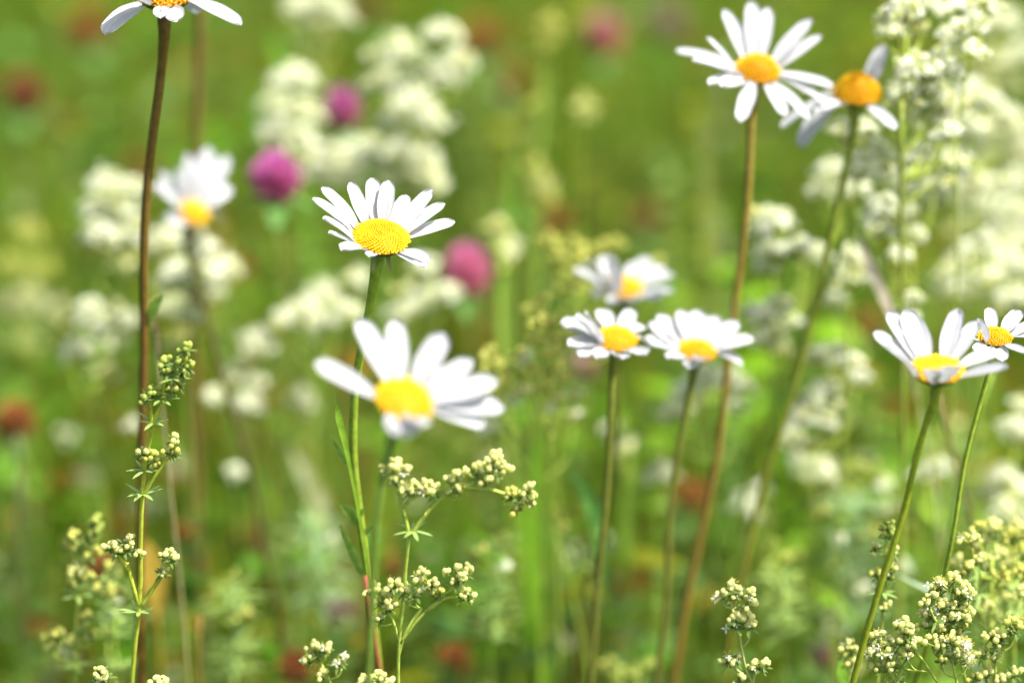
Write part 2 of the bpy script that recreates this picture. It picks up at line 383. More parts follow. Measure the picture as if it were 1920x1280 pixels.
    for k, tp in enumerate(tips):
        e0 = tp[2] if len(tp) > 2 and tp[2] is not None else eps0
        wmul = tp[3] if len(tp) > 3 else 1.
        cost = ((tx - tp[0]) ** 2 + (ty - tp[1]) ** 2) / 9. + (np.degrees(EP) - e0) ** 2 / 300. + (LS - 1) ** 2 * 25
        for a_ in used: cost = cost + 1.5 * np.exp(-(np.angle(np.exp(1j * (PH - a_))) / .14) ** 2)
        i = np.unravel_index(np.argmin(cost), cost.shape); p_, e_, l_ = PH[i], EP[i], LS[i] * L0m
        used.append(p_)
        rd_ = math.cos(p_) * u + math.sin(p_) * v; sd_ = np.cross(n, rd_)
        cu = curl * random.uniform(.3, 1.5); tw = random.uniform(-.15, .15); nn_ = 12; na = 12; pc = []; shade = random.uniform(.93, 1.03); crease = random.uniform(-.3, .3)
        V = []; wdt = petal_w * wmul * random.uniform(.92, 1.08); low = random.uniform(.0, .0012)
        for i2 in range(nn_ + 1):
            t = i2 / nn_
            x = t * l_; z = cu * l_ * 4 * t * (1 - t) * .5
            cen = c + rd_ * rdm * .93 - n * low + (rd_ * math.cos(e_) + n * math.sin(e_)) * x + (n * math.cos(e_) - rd_ * math.sin(e_)) * z
            pw = wdt * 1.06 * (.40 + .60 * math.sin(min(1, t / .52) * math.pi / 2)) * (1 - .22 * max(0, (t - .55) / .45)) * (math.sqrt(max(0, 1 - max(0, (t - .80) / .205) ** 2.2)))
            sdir = unit(sd_ + n * tw * t)
            nrm = unit(np.cross(rd_ * math.cos(e_) + n * math.sin(e_), sdir))
            for j in range(na + 1):
                q = j / na * 2 - 1
                gr_ = .05 * math.cos(q * math.pi * 4) * wdt * min(1, t * 3) + .16 * wdt * q * q * (1 - t * .5) + .12 * wdt * math.sin(t * 5 + k * 1.7) * q * crease
                notch = -(.022 * l_) * (1 if (t > .95 and j in (4, 8)) else 0)
                pc.append(np.array([.54, .548, .565]) * shade * (1 - .10 * (.5 - .5 * math.cos(q * math.pi * 4)) * min(1, 2 - 2 * t)))  # white greyed and cooled so strong sun leaves soft petal shading
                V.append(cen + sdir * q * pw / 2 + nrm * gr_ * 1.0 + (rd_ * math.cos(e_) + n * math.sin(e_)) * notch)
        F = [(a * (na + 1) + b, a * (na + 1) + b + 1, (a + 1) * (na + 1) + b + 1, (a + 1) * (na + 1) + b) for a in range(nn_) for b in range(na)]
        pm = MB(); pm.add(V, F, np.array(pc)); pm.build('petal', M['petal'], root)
    for (px, py, L_, w_, side) in leaves:
        stem_leaf(root, at(px, py, Y), L_, w_, side)
    return root

daisy('sharply focused white daisy with a full yellow disc on a green stem, left of centre', (714, 442), 54, .850, (.13, .24),
      [(585, 371, 30), (600, 349, 35), (604, 374, 35, .6), (605, 408, 20), (617, 434, 5, .8), (640, 467, -5), (655, 342, 38), (697, 332, 40, 1.05), (729, 336, 40, 1.05), (766, 364, 35, .9),
       (813, 353, 30, 1.1), (835, 379, 22), (854, 411, 12), (800, 498, -12), (807, 488, -8), (690, 478, -25, .7)], 92,
      [(705, 487), (694, 570), (668, 760), (663, 870), (672, 960), (690, 1070), (712, 1270)], petal_w=.0050, florets=420, detail=True, srad=.00125, scol=((.24, .36, .03), (.26, .17, .04)), dome=.45,
      leaves=[(648, 868, .012, .0022, -.25), (664, 968, .007, .0028, -.5), (666, 975, .006, .0022, .4), (668, 985, .008, .003, -.1), (676, 1075, .022, .0028, -.2), (676, 1005, .007, .0018, .7)])
daisy('largest white daisy, out of focus in front, below the sharp one', (758, 750), 56, .738, (.30, .42),
      [(592, 680, 20), (672, 600, 32), (741, 594, 38), (832, 624, 38), (888, 670, 28), (934, 712, 18), (944, 762, 5), (905, 796, -8), (795, 800, -15, .9), (762, 818, -20), (735, 812, -15)], 150,
      [(742, 800), (712, 930), (700, 1080), (690, 1275)], petal_w=.0066, dome=.30, scol=((.16, .26, .04), (.17, .16, .03)), srad=.0010, florets=150, dcol=(.92, .60, .015))
daisy('white daisy cut off by the top edge above a long brown stem', (308, -14), 56, .90, (.05, .12),
      [(196, 60, -15, 1.3), (452, 48, -18), (330, 36, -25), (222, -5, 0), (240, -60), (290, -100), (350, -100), (400, -70), (425, -20, 0), (300, 30, -20, .8), (368, 22, -15)], 112,
      [(298, 32), (286, 250), (275, 450), (269, 640), (266, 860), (262, 1100)], petal_w=.0062, scol=((.15, .10, .018), (.20, .075, .018)), srad=.0014, eps0=5, dcol=(.85, .42, .01),
      leaves=[(276, 600, .012, .0028, .4)])
daisy('half closed blurred daisy with overlapping petals behind the brown stem at left', (364, 398), 30, 1.04, (.45, .50),
      [(288, 352, 60, 1.3), (298, 322, 60, 1.0), (332, 312, 55, .8), (352, 284, 45, .8), (392, 274, 40, 1.0), (428, 292, 30, .9), (430, 352, 15, .9), (408, 402, 0, .8), (318, 412, 75, 1.2)], 96,
      [(378, 450), (385, 580), (440, 780), (500, 1030)], petal_w=.0066, srad=.0013, scol=((.12, .12, .03), (.15, .08, .03)), dcol=(.90, .58, .015))
daisy('uppermost daisy of the group of three in the middle', (1168, 538), 38, .990, (.03, .14),
      [(1076, 505, 30, 1.2), (1100, 488, 45, 1.3), (1130, 478, 48, 1.3), (1145, 486, 50), (1218, 478, 45, 1.1), (1246, 496, 30), (1262, 516, 20), (1262, 546, 5), (1238, 560, -8), (1190, 566, -25), (1122, 558, -25), (1150, 568, -25), (1195, 492, 30)], 80,
      [(1166, 566), (1158, 690), (1150, 860), (1120, 1010), (1088, 1190)], petal_w=.0059, srad=.0011, eps0=20, scol=(OLIVE, (.2, .10, .04)), dcol=(.90, .58, .015))
daisy('lower left daisy of the group of three in the middle', (1156, 634), 40, .900, (.10, .20),
      [(1052, 604, 30, 1.2), (1076, 590, 38, 1.2), (1098, 585, 40, 1.2), (1128, 580, 40), (1186, 576, 42), (1064, 646, 5), (1086, 666, -8), (1166, 668, 0), (1118, 668, -12), (1214, 662, -5), (1215, 640, 5), (1206, 610, 20)], 76,
      [(1152, 672), (1148, 780), (1136, 920), (1120, 1100)], petal_w=.0059, scol=(OLIVE, (.18, .13, .04)), srad=.0011, dcol=(.88, .54, .012))
daisy('lower right daisy of the middle three, one petal folded over its disc', (1308, 656), 36, .915, (.12, .16),
      [(1216, 602, 35, 1.2), (1208, 640, 10, 1.2), (1232, 590, 35, 1.2), (1273, 582, 42), (1308, 580, 45), (1345, 588, 42, 1.1), (1386, 602, 32, 1.1), (1412, 634, 12), (1392, 680, -10), (1372, 664, -5), (1318, 672, 60, .9), (1292, 688, -10), (1252, 670, -10)], 84,
      [(1300, 700), (1272, 850), (1252, 1050), (1236, 1220)], petal_w=.0059, scol=(OLIVE, (.19, .10, .035)), srad=.0011, dcol=(.88, .50, .01))
daisy('tall daisy with petals pointing every way near the top right', (1421, 128), 42, .945, (.10, .22),
      [(1268, 97, 5), (1300, 108, 10), (1325, 66, 35, .9), (1356, 16, 50), (1378, 34, 45, .8), (1411, 3, 45, 1.1), (1441, 12, 45), (1522, 35, 30, 1.1), (1541, 63, 20), (1562, 158, -10), (1548, 190, -20, 1.2), (1472, 214, -30), (1390, 228, -35), (1330, 155, 0, 1.3), (1352, 158, 0, 1.2), (1508, 172, -15), (1518, 218, -20), (1322, 112, 15)], 120,
      [(1408, 215), (1404, 330), (1390, 500), (1358, 720), (1328, 940), (1280, 1170)], petal_w=.0052, dome=.74, scol=((.28, .22, .04), (.27, .10, .025)), srad=.0013, dcol=(.86, .47, .01))
daisy('ageing daisy with a bare domed orange disc and few drooping petals', (1607, 168), 45, .960, (.02, .10),
      [(1660, 80, 50, 1.1), (1678, 238, -20), (1500, 276, -35, 1.3), (1466, 240, -20), (1532, 208, -5, 1.2), (1545, 180, 0)], 105,
      [(1604, 215), (1570, 380), (1522, 600), (1478, 760), (1432, 900), (1390, 1090)], petal_w=.0058, dome=.95, scol=((.26, .32, .04), (.22, .13, .02)), srad=.0012, florets=220, dcol=(.84, .48, .006))
daisy('cupped daisy with raised petals at the right below the white froth', (1758, 692), 50, .795, (.0, .10),
      [(1636, 622, 35, 1.1), (1664, 584, 48, 1.1), (1696, 577, 52, 1.2), (1712, 590, 50), (1800, 578, 55), (1834, 600, 40, .9), (1872, 655, 25), (1888, 688, 10), (1744, 692, 70, .8), (1790, 690, 65), (1660, 640, 30)], 112,
      [(1746, 738), (1722, 830), (1690, 960), (1650, 1100), (1600, 1275)], petal_w=.0058, eps0=35, dome=.32, scol=((.26, .33, .02), (.17, .16, .02)), srad=.00095, dcol=(.92, .62, .02))
daisy('small daisy cut off by the right edge beside the cupped one', (1866, 630), 33, .835, (.05, .10),
      [(1797, 627, 5, .7), (1856, 574, 42), (1914, 580, 40, 1.1), (1940, 600, 25), (1958, 632, 5), (1830, 655, -8), (1882, 672, -25), (1925, 664, -12), (1836, 598, 30, .8)], 72,
      [(1862, 665), (1838, 760), (1812, 860), (1790, 980)], petal_w=.0044, scol=((.30, .40, .04), OLIVE), srad=.0007, slean=.8, dcol=(.88, .52, .01))

# ------------------------------------------------------------ bedstraw
FT = []
for k in range(4):
    a = k * math.pi / 2; e = np.array([math.cos(a), math.sin(a), 0]); f = np.array([-math.sin(a), math.cos(a), 0])
    FT += [e * .08, e * .45 + f * .24 + [0, 0, .06], e * 1.0 + [0, 0, -.05], e * .45 - f * .24 + [0, 0, .06]]
FT = np.array(FT); FF = [(4 * k, 4 * k + 1, 4 * k + 2, 4 * k + 3) for k in range(4)]
KINDS = dict(   # share of open flowers, bud and flower colour, both lightened against self-shadow
    w=(.74, (.84, .87, .34), (.96, .97, .82)), m=(.30, (.88, .86, .38), (.93, .94, .80)),
    b=(.06, (.92, .89, .40), (.93, .94, .80)), y=(.0, (.78, .76, .22), (.7, .7, .4)), g=(.0, (.58, .64, .16), (.7, .7, .4)))
def cluster(root, base, c, r, kind, sharp, squash=.85):
    mb = MB(); share, bc, fc = KINDS[kind]; bc = np.array(bc); fc = np.array(fc)
    br = (.00095 if sharp else .0012) if kind != 'w' else .0009; fr = .00165 if sharp else .0018
    dens = 1.0 if kind == 'w' else .50
    vol = r / .0075; n = int(np.clip(95 * vol ** 2.0 * dens * (1.5 if kind == 'w' else 1.25), 7, 260))
    if sharp: n = max(8, int(n * 1.15))
    k = max(3, min(13, int(n / 9))); ax = unit(c - base + np.array([0, 0, 1e-4]))
    subs = []
    for i in range(k):
        a = i * 2.4 + random.random() * .8; q = math.sqrt((i + .4) / k); u, v, _ = frame(np.array([0, 0, 1.]))
        subs.append(c + r * (q * .75 * (math.cos(a) * u + math.sin(a) * v) + np.array([0, 0, (1 - q * q) * .75 * squash - .25 + random.uniform(-.15, .15)])))
    ssz = [random.uniform(.55, 1.45) for _ in subs]
    fork = c - ax * r * .9
    sm = MB()
    for s_ in subs:
        tube(mb, [fork, (fork + s_) / 2 + np.array([0, 0, -.1 * r]), s_ - (s_ - fork) * .12], .0004, .00028, (.42, .52, .10), (.50, .58, .14), 4, n=4)
        if sharp and random.random() < .8: whorl(mb, (fork + s_) / 2, s_ - fork, .0035, (.20, .30, .08), 4, .0009)
    IV, IF = ICO2 if sharp else OCT
    for i in range(n):
        s_ = subs[i % k]; d = unit(rng.normal(0, 1, 3) + np.array([0, 0, .55])); rr = r * (.46 if sharp else .38) * (random.random() ** .35)
        if kind == 'w': rr = r * .34 * (random.random() ** .4)
        rr *= ssz[i % k]
        if random.random() < .14: rr = r * random.uniform(.3, .75)
        p = s_ + d * max(rr, .0012) * np.array([1, 1, .85])
        if sharp or i % 3 == 0: tube(mb, [s_ - d * .001, p], .0002, .0002, (.50, .58, .14), (.62, .66, .20), 3, n=2)
        nn = unit(d + np.array([.15, -.1, .7]) + rng.normal(0, .35, 3)); u, v, _ = frame(nn)
        if random.random() < share:
            sz = fr * random.uniform(.8, 1.15)
            mb.add(p + (FT[:, :1] * u + FT[:, 1:2] * v + FT[:, 2:3] * nn) * sz, FF, fc * random.uniform(.9, 1.05))
            if sharp: mb.add(p - nn * .0002 + ICO1[0] * .0004, ICO1[1], (.55, .58, .18))
            if sharp and random.random() < .5:
                for j in range(4):
                    a = j * math.pi / 2 + .78; e = math.cos(a) * u + math.sin(a) * v
                    tube(mb, [p, p + e * .0011 + nn * .0013], .0001, .0001, (.7, .7, .3), (.7, .6, .1), 3, n=2)
                    mb.add(p + e * .0011 + nn * .0013 + ICO1[0] * .00018, ICO1[1], (.85, .75, .15))
        else:
            sz = br * random.uniform(.65, 1.15); t = random.random()
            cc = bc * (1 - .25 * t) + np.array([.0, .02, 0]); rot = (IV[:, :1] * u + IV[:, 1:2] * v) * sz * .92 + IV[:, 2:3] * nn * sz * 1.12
            tint = 1 - np.clip(-IV[:, 2:3] - .2, 0, 1) * np.array([[.35, .12, .5]])  # lower end of each bud tinted darker and greener
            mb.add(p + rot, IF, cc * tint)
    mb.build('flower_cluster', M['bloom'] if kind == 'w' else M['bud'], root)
def nearest(P, q, plain=False):
    """point of the stem from which a branch to q would leave: close to it but lower"""
    best, bi = 1e9, 0
    for i, p in enumerate(P):
        dz_ = q[2] - p[2]; d = abs(q[0] - p[0]) + abs(q[1] - p[1])
        if plain:
            cst = np.linalg.norm(p - q) + (0 if dz_ > 0 else .004)
            if cst < best: best, bi = cst, i
            continue
        want = max(.004, .7 * d)
        cst = abs(dz_ - want) + .5 * d + (0 if dz_ > 0 else .02)
        if cst < best: best, bi = cst, i
    return P[bi]
GAL = 'cream flowered bedstraw plants'
def bedstraw(label, Y, stem, cl, sharp=False, whorls=(), srad=.0006, col=(YGREEN, GREEN), spread=.02, wl=.009, name='bedstraw', arms=(), squash=.85, wcol=(.32, .46, .12), group=GAL):
    Y = .9 + (Y - .9) * .88 if Y > .95 else Y
    P = to_ground(stem, Y, random.uniform(-.05, .1)); D = spline(P, 60)
    root = thing(name, P[-1], label, 'wildflower', group)
    mb = MB(); tube(mb, P, srad * .75, srad * 1.3, col[0], col[1], 6, n=44)
    allp = D
    for arm in arms:
        ap = [at(x, y, Y) for x, y in arm]; tube(mb, ap, srad * .95, srad * .7, col[0], col[0], 6, n=14); allp = np.vstack([allp, spline(ap, 24)])
    cl = list(cl)
    if not sharp:
        for e in [e for e in cl if e[3] == 'w' and e[2] > 25]:
            if len(cl) < 40: cl.append((e[0] + random.uniform(-.9, .9) * e[2], e[1] + random.uniform(-.4, 1.0) * e[2], e[2] * .55, 'm'))
    for e in cl:
        px, py, r, kind = e[:4]; dy = random.uniform(-spread, spread) if len(e) < 5 else e[4]
        c = at(px, py, Y + dy); rm = r * mpp(c) * (1.28 if sharp else 1.06)
        b = nearest(allp, c - np.array([0, 0, rm * .5]), bool(arms))
        end = c - np.array([0, 0, rm * .75]) + (b - c) * .06
        mid = (b + end) / 2 + np.array([(end[0] - b[0]) * .22, 0, -.12 * np.linalg.norm(end - b)])
        tube(mb, [b, mid, end], srad * .62, srad * .5, col[0], col[0], 5, n=8)
        if np.linalg.norm(end - b) > .012 and sharp: whorl(mb, mid, end - b, .005, wcol, 5)
        cluster(root, b, c, rm, kind, sharp, squash)
    mb.build('stem', M['stem'], root)
    ws = list(whorls)
    for px, py in ws:
        wb = MB(); c = at(px, py, Y); i = int(np.argmin([np.linalg.norm(p - c) for p in D]))
        whorl(wb, D[i], np.array([0, 0, 1.]), wl, wcol, 7); wb.build('leaf_whorl', M['leaf'], root)
    # whorls on the part below the last marked point
    for i in range(4):
        q = D[int(len(D) * (.55 + .09 * i))]
        if proj(q)[1] < (1330 if sharp else 1000): continue
        wb = MB(); whorl(wb, q, np.array([0, 0, 1.]), .016, wcol, 7, .0018); wb.build('leaf_whorl', M['leaf'], root)
    return root

bedstraw('frothy white bedstraw reaching the top edge above the purple clover heads', 1.28, [(600, 30), (575, 110), (545, 300), (530, 500)],
         [(560, 12, 36, 'w'), (612, 8, 40, 'w'), (640, 34, 30, 'w'), (585, 40, 30, 'w')])
bedstraw('narrow cream bedstraw plume left of the upper purple clover', 1.20, [(545, 140), (548, 260), (552, 420), (560, 700)],
         [(548, 150, 44, 'w'), (515, 195, 34, 'w'), (572, 212, 40, 'w'), (520, 245, 40, 'w'), (560, 262, 36, 'w'), (600, 292, 38, 'w')])
bedstraw('tallest white bedstraw plume rising behind the sharp daisy', 1.18, [(800, 90), (780, 250), (770, 420), (750, 700)],
         [(745, 92, 44, 'w'), (828, 66, 40, 'w'), (858, 118, 34, 'w'), (790, 140, 50, 'w'), (715, 160, 38, 'w'), (850, 140, 25, 'w'), (770, 200, 50, 'w'), (808, 228, 38, 'w'), (735, 228, 34, 'w'),
          (745, 282, 40, 'w'), (790, 312, 42, 'w'), (700, 300, 38, 'w'), (745, 335, 44, 'w'), (805, 345, 34, 'w')])
bedstraw('pale bedstraw tuft between the lower purple clover and the sharp daisy', 1.22, [(640, 300), (625, 400), (600, 600)],
         [(610, 300, 40, 'w'), (655, 292, 40, 'w'), (588, 325, 34, 'w'), (650, 335, 36, 'w'), (690, 270, 26, 'w')])
bedstraw('white bedstraw plume left of the long brown stem, beside the half closed daisy', 1.12, [(205, 350), (225, 460), (235, 640), (240, 800)],
         [(198, 345, 36, 'w'), (245, 352, 30, 'w'), (178, 392, 32, 'w'), (225, 396, 42, 'w'), (245, 445, 42, 'w'), (190, 435, 32, 'w'), (232, 492, 32, 'm')])
bedstraw('cream bedstraw mass directly under the half closed blurred daisy', 1.10, [(345, 450), (340, 600), (350, 760)],
         [(318, 452, 44, 'w'), (372, 462, 36, 'w'), (420, 498, 34, 'w'), (380, 512, 44, 'w'), (332, 520, 42, 'w'), (400, 545, 28, 'w'), (318, 578, 36, 'w'), (355, 585, 30, 'w'), (335, 635, 26, 'm')])
bedstraw('hazy yellow green bedstraw at the left edge, halfway up', 1.36, [(50, 440), (60, 600), (70, 800)],
         [(52, 438, 34, 'y'), (20, 500, 34, 'y'), (78, 505, 30, 'y'), (50, 560, 36, 'm'), (10, 575, 36, 'm'), (105, 585, 34, 'm'), (55, 640, 26, 'm')])
bedstraw('small white bedstraw left of the brown stem at mid height', 1.10, [(170, 585), (172, 700), (190, 900)],
         [(165, 580, 30, 'w'), (190, 612, 26, 'w'), (240, 600, 28, 'w'), (218, 575, 20, 'm'), (145, 655, 34, 'w'), (192, 698, 28, 'm'), (215, 640, 24, 'w'), (246, 795, 18, 'w')])
bedstraw('bedstraw with three stacked white tufts right of the grass spike', 1.12, [(478, 640), (468, 770), (470, 950)],
         [(482, 645, 38, 'w'), (440, 700, 26, 'w'), (480, 712, 24, 'w'), (462, 752, 34, 'w'), (404, 742, 26, 'w')])
bedstraw('white bedstraw tufts behind the stem of the sharp daisy, on its left', 1.12, [(620, 560), (600, 680), (590, 900)],
         [(612, 556, 40, 'w'), (570, 580, 34, 'w'), (650, 585, 30, 'w'), (534, 592, 26, 'w'), (600, 600, 30, 'w'), (670, 520, 26, 'w')])
bedstraw('slanting cream bedstraw spray just right of the sharp daisy stem', 1.12, [(840, 545), (780, 610), (760, 800)],
         [(842, 545, 26, 'w'), (808, 556, 30, 'w'), (775, 575, 30, 'w'), (742, 590, 26, 'w'), (798, 495, 26, 'w'), (760, 545, 24, 'm')])
bedstraw('single white bedstraw tuft left of the big blurred daisy', 1.20, [(566, 745), (572, 900)], [(566, 745, 26, 'w')])
bedstraw('single small white tuft in the dark green at lower left', 1.12, [(440, 885), (450, 1000)], [(440, 885, 22, 'w')])
bedstraw('slim yellow green bedstraw spike high in the centre', 1.32, [(1024, 45), (1012, 200), (1005, 500)],
         [(1024, 45, 26, 'y', 0), (1030, 70, 30, 'y', 0), (1016, 98, 20, 'y', 0), (1006, 198, 20, 'y', 0)], squash=1.1, srad=.0012)
bedstraw('single pale yellow bud ball high in the centre right of the slim spike', 1.30, [(1090, 205), (1085, 400)], [(1092, 205, 30, 'b')])
bedstraw('yellow green bud spike right above the faint red head in the centre', 1.26, [(1006, 330), (1010, 450), (1008, 650)],
         [(1002, 318, 26, 'y', 0), (1016, 350, 28, 'b', 0), (1018, 378, 28, 'y', 0)], squash=1.1, srad=.0011)
bedstraw('cream bedstraw tuft on a thick pale green stalk right of the magenta clover', 1.14, [(940, 450), (935, 560), (950, 800)],
         [(930, 425, 28, 'b'), (948, 455, 32, 'm'), (962, 480, 22, 'm')], srad=.0016)
bedstraw('yellow bud sprays behind the uppermost of the three middle daisies', 1.08, [(1100, 470), (1080, 620), (1050, 800)],
         [(1035, 462, 24, 'y'), (1052, 492, 22, 'y'), (1082, 472, 26, 'y'), (1128, 468, 26, 'y'), (1160, 462, 18, 'y'), (1068, 522, 20, 'y'), (1058, 545, 24, 'y'), (1092, 545, 22, 'y'), (1236, 492, 20, 'y')])
bedstraw('yellow bud sprays left of the three middle daisies', 1.00, [(1010, 600), (1020, 740), (1015, 1000)],
         [(1002, 580, 26, 'y'), (1018, 562, 16, 'y'), (1030, 612, 26, 'y'), (1062, 636, 26, 'y'), (1008, 640, 18, 'y'), (990, 672, 18, 'w'), (1040, 660, 20, 'y'), (1082, 745, 24, 'm'), (1080, 778, 20, 'm'), (1024, 768, 16, 'm')])
bedstraw('bedstraw with yellow buds touching the right petals of the big blurred daisy', .99, [(930, 670), (950, 800), (1000, 900)],
         [(916, 660, 22, 'y'), (928, 690, 26, 'y'), (952, 700, 18, 'y'), (945, 722, 24, 'y'), (968, 740, 20, 'm'), (962, 760, 18, 'w'), (915, 795, 24, 'w'), (905, 740, 18, 'y')])
bedstraw('tall frothy white bedstraw filling the top right corner area', .985, [(1700, 60), (1692, 220), (1690, 500), (1692, 900)],
         [(1690, 20, 40, 'w'), (1735, 10, 40, 'w'), (1675, 55, 34, 'w'), (1725, 62, 28, 'm'), (1715, 130, 40, 'w'), (1760, 130, 46, 'w'), (1745, 175, 46, 'w'), (1690, 165, 34, 'w'), (1782, 210, 40, 'w'), (1735, 222, 40, 'w'), (1775, 245, 34, 'w'), (1680, 200, 30, 'm')], srad=.0008)
bedstraw('white bedstraw head touching the top edge near the right corner', .98, [(1830, 60), (1800, 200), (1795, 500)],
         [(1800, 12, 34, 'w'), (1845, 12, 36, 'w'), (1790, 62, 34, 'w'), (1828, 48, 34, 'w'), (1822, 95, 28, 'w')])
bedstraw('white bedstraw tucked below the ageing daisy', .995, [(1620, 260), (1600, 420), (1590, 640)],
         [(1575, 242, 30, 'w'), (1620, 240, 30, 'w'), (1600, 270, 26, 'm'), (1645, 285, 34, 'w'), (1612, 310, 36, 'w'), (1650, 320, 24, 'w')])
bedstraw('blurred white bedstraw left of the ageing daisy stem', 1.06, [(1560, 330), (1590, 480), (1585, 700)],
         [(1560, 322, 36, 'w'), (1540, 355, 30, 'w'), (1598, 350, 34, 'w'), (1592, 480, 30, 'w'), (1580, 520, 34, 'w'), (1615, 505, 30, 'w'), (1565, 560, 26, 'w')])
bedstraw('bedstraw draped across the thin straight stem at right', 1.0, [(1700, 380), (1720, 600), (1725, 900)],
         [(1730, 290, 40, 'w'), (1780, 305, 40, 'w'), (1755, 335, 28, 'm'), (1655, 385, 34, 'w'), (1700, 395, 28, 'w'), (1630, 405, 24, 'w'), (1665, 430, 30, 'w'), (1712, 440, 24, 'w'), (1685, 480, 26, 'w'), (1712, 560, 22, 'w'), (1700, 585, 20, 'w')])
bedstraw('white domed bedstraw right of the reddish stem of the tall daisy', 1.03, [(1460, 430), (1465, 560), (1455, 800)],
         [(1450, 412, 42, 'w'), (1425, 440, 22, 'w'), (1450, 470, 34, 'w'), (1500, 462, 34, 'w'), (1530, 475, 28, 'w'), (1440, 500, 22, 'w')])
bedstraw('lower white bedstraw beside the right middle daisy', 1.03, [(1450, 580), (1452, 700), (1440, 900)],
         [(1425, 590, 36, 'w'), (1460, 570, 28, 'w'), (1480, 600, 24, 'w'), (1440, 632, 34, 'w'), (1470, 660, 22, 'm')])
bedstraw('white arched bedstraw spray between the two slanting brown stems and the cupped daisy', 1.03, [(1560, 670), (1535, 800), (1520, 1000)],
         [(1535, 668, 30, 'w'), (1570, 662, 28, 'w'), (1600, 680, 24, 'w'), (1612, 705, 20, 'w'), (1545, 730, 30, 'w'), (1520, 755, 26, 'w'), (1500, 782, 32, 'w'), (1545, 790, 28, 'w'), (1485, 820, 30, 'w'), (1520, 835, 26, 'm')])
bedstraw('creamy bedstraw tufts low in the right centre under the arched spray', 1.06, [(1530, 870), (1560, 1000), (1570, 1150)],
         [(1535, 885, 38, 'w'), (1500, 862, 24, 'w'), (1560, 910, 24, 'm'), (1600, 880, 28, 'g'), (1640, 890, 28, 'g'), (1600, 920, 24, 'g'), (1660, 905, 18, 'w'), (1570, 1058, 20, 'y'), (1495, 1042, 18, 'y')])
bedstraw('far hazy white bedstraw at the upper right edge', 1.28, [(1880, 80), (1875, 300), (1870, 500)],
         [(1880, 40, 40, 'w'), (1915, 110, 44, 'w'), (1860, 100, 28, 'm'), (1885, 160, 30, 'm'), (1845, 240, 40, 'w'), (1890, 235, 46, 'w'), (1915, 275, 40, 'w'), (1865, 285, 36, 'w')])
bedstraw('far hazy white bedstraw midway down the right edge', 1.22, [(1860, 380), (1850, 520), (1850, 700)],
         [(1840, 375, 42, 'w'), (1888, 395, 46, 'w'), (1825, 425, 38, 'w'), (1870, 440, 46, 'w'), (1912, 450, 40, 'w'), (1840, 480, 38, 'w'), (1795, 510, 38, 'w'), (1880, 505, 40, 'w'), (1770, 535, 28, 'w'), (1850, 550, 34, 'w'), (1905, 555, 34, 'w'), (1790, 430, 24, 'm')])
bedstraw('faded bedstraw haze between the thin straight stem and the right edge froth', 1.30, [(1780, 280), (1790, 500), (1790, 800)],
         [(1760, 290, 36, 'w'), (1800, 300, 36, 'w'), (1810, 110, 34, 'm'), (1840, 150, 38, 'm'), (1700, 330, 40, 'w'), (1740, 370, 36, 'w'), (1780, 360, 30, 'w')])
bedstraw('white bedstraw at the lower right edge beneath the small cut off daisy', 1.05, [(1890, 880), (1880, 1000), (1875, 1150)],
         [(1905, 800, 34, 'w'), (1915, 760, 24, 'w'), (1875, 890, 30, 'w'), (1905, 915, 36, 'w'), (1860, 925, 26, 'w'), (1885, 955, 28, 'w'), (1915, 970, 26, 'w')])
bedstraw('flat white bedstraw tuft just below the cupped daisy', 1.04, [(1760, 880), (1755, 1000)], [(1738, 880, 22, 'w'), (1765, 876, 26, 'w'), (1720, 890, 18, 'w')])
bedstraw('cream tuft left of the slanting stem under the right middle daisy', 1.08, [(1240, 885), (1235, 1000), (1230, 1150)], [(1240, 888, 32, 'w'), (1172, 842, 18, 'm')])
bedstraw('white bedstraw showing under the petals of the right middle daisy', 1.05, [(1320, 720), (1330, 860), (1340, 1050)],
         [(1325, 708, 40, 'w'), (1285, 735, 30, 'w'), (1370, 715, 36, 'w'), (1262, 772, 30, 'w'), (1385, 762, 22, 'w'), (1310, 760, 24, 'm')])
bedstraw('dim white bedstraw between the slanting brown stems low down', 1.12, [(1410, 930), (1412, 1100)], [(1400, 945, 28, 'w'), (1425, 920, 20, 'w')])
bedstraw('yellow budded bedstraw forking widely below the big blurred daisy', .800, [(800, 960), (768, 1005), (760, 1100), (748, 1200), (746, 1278)],
         [(738, 878, 20, 'b', -.005), (755, 892, 22, 'b', 0), (770, 915, 16, 'b', 0), (800, 912, 18, 'b', 0), (815, 920, 13, 'b', 0), (852, 893, 17, 'b', 0), (862, 918, 18, 'b', 0), (890, 885, 16, 'b', 0), (925, 868, 22, 'b', 0), (945, 882, 15, 'b', 0),
          (912, 898, 15, 'b', 0), (958, 925, 13, 'y', 0), (990, 918, 17, 'b', 0), (998, 940, 13, 'b', 0), (968, 955, 13, 'y', 0)], sharp=True, srad=.0008, whorls=[(768, 1008)], wl=.006, spread=.01, arms=[[(768, 1005), (758, 965), (748, 925), (742, 900)], [(755, 950), (780, 930), (805, 925)], [(770, 1003), (800, 962), (835, 925), (855, 905)], [(838, 922), (880, 908), (915, 890)], [(860, 912), (920, 918), (965, 930), (985, 930)]])
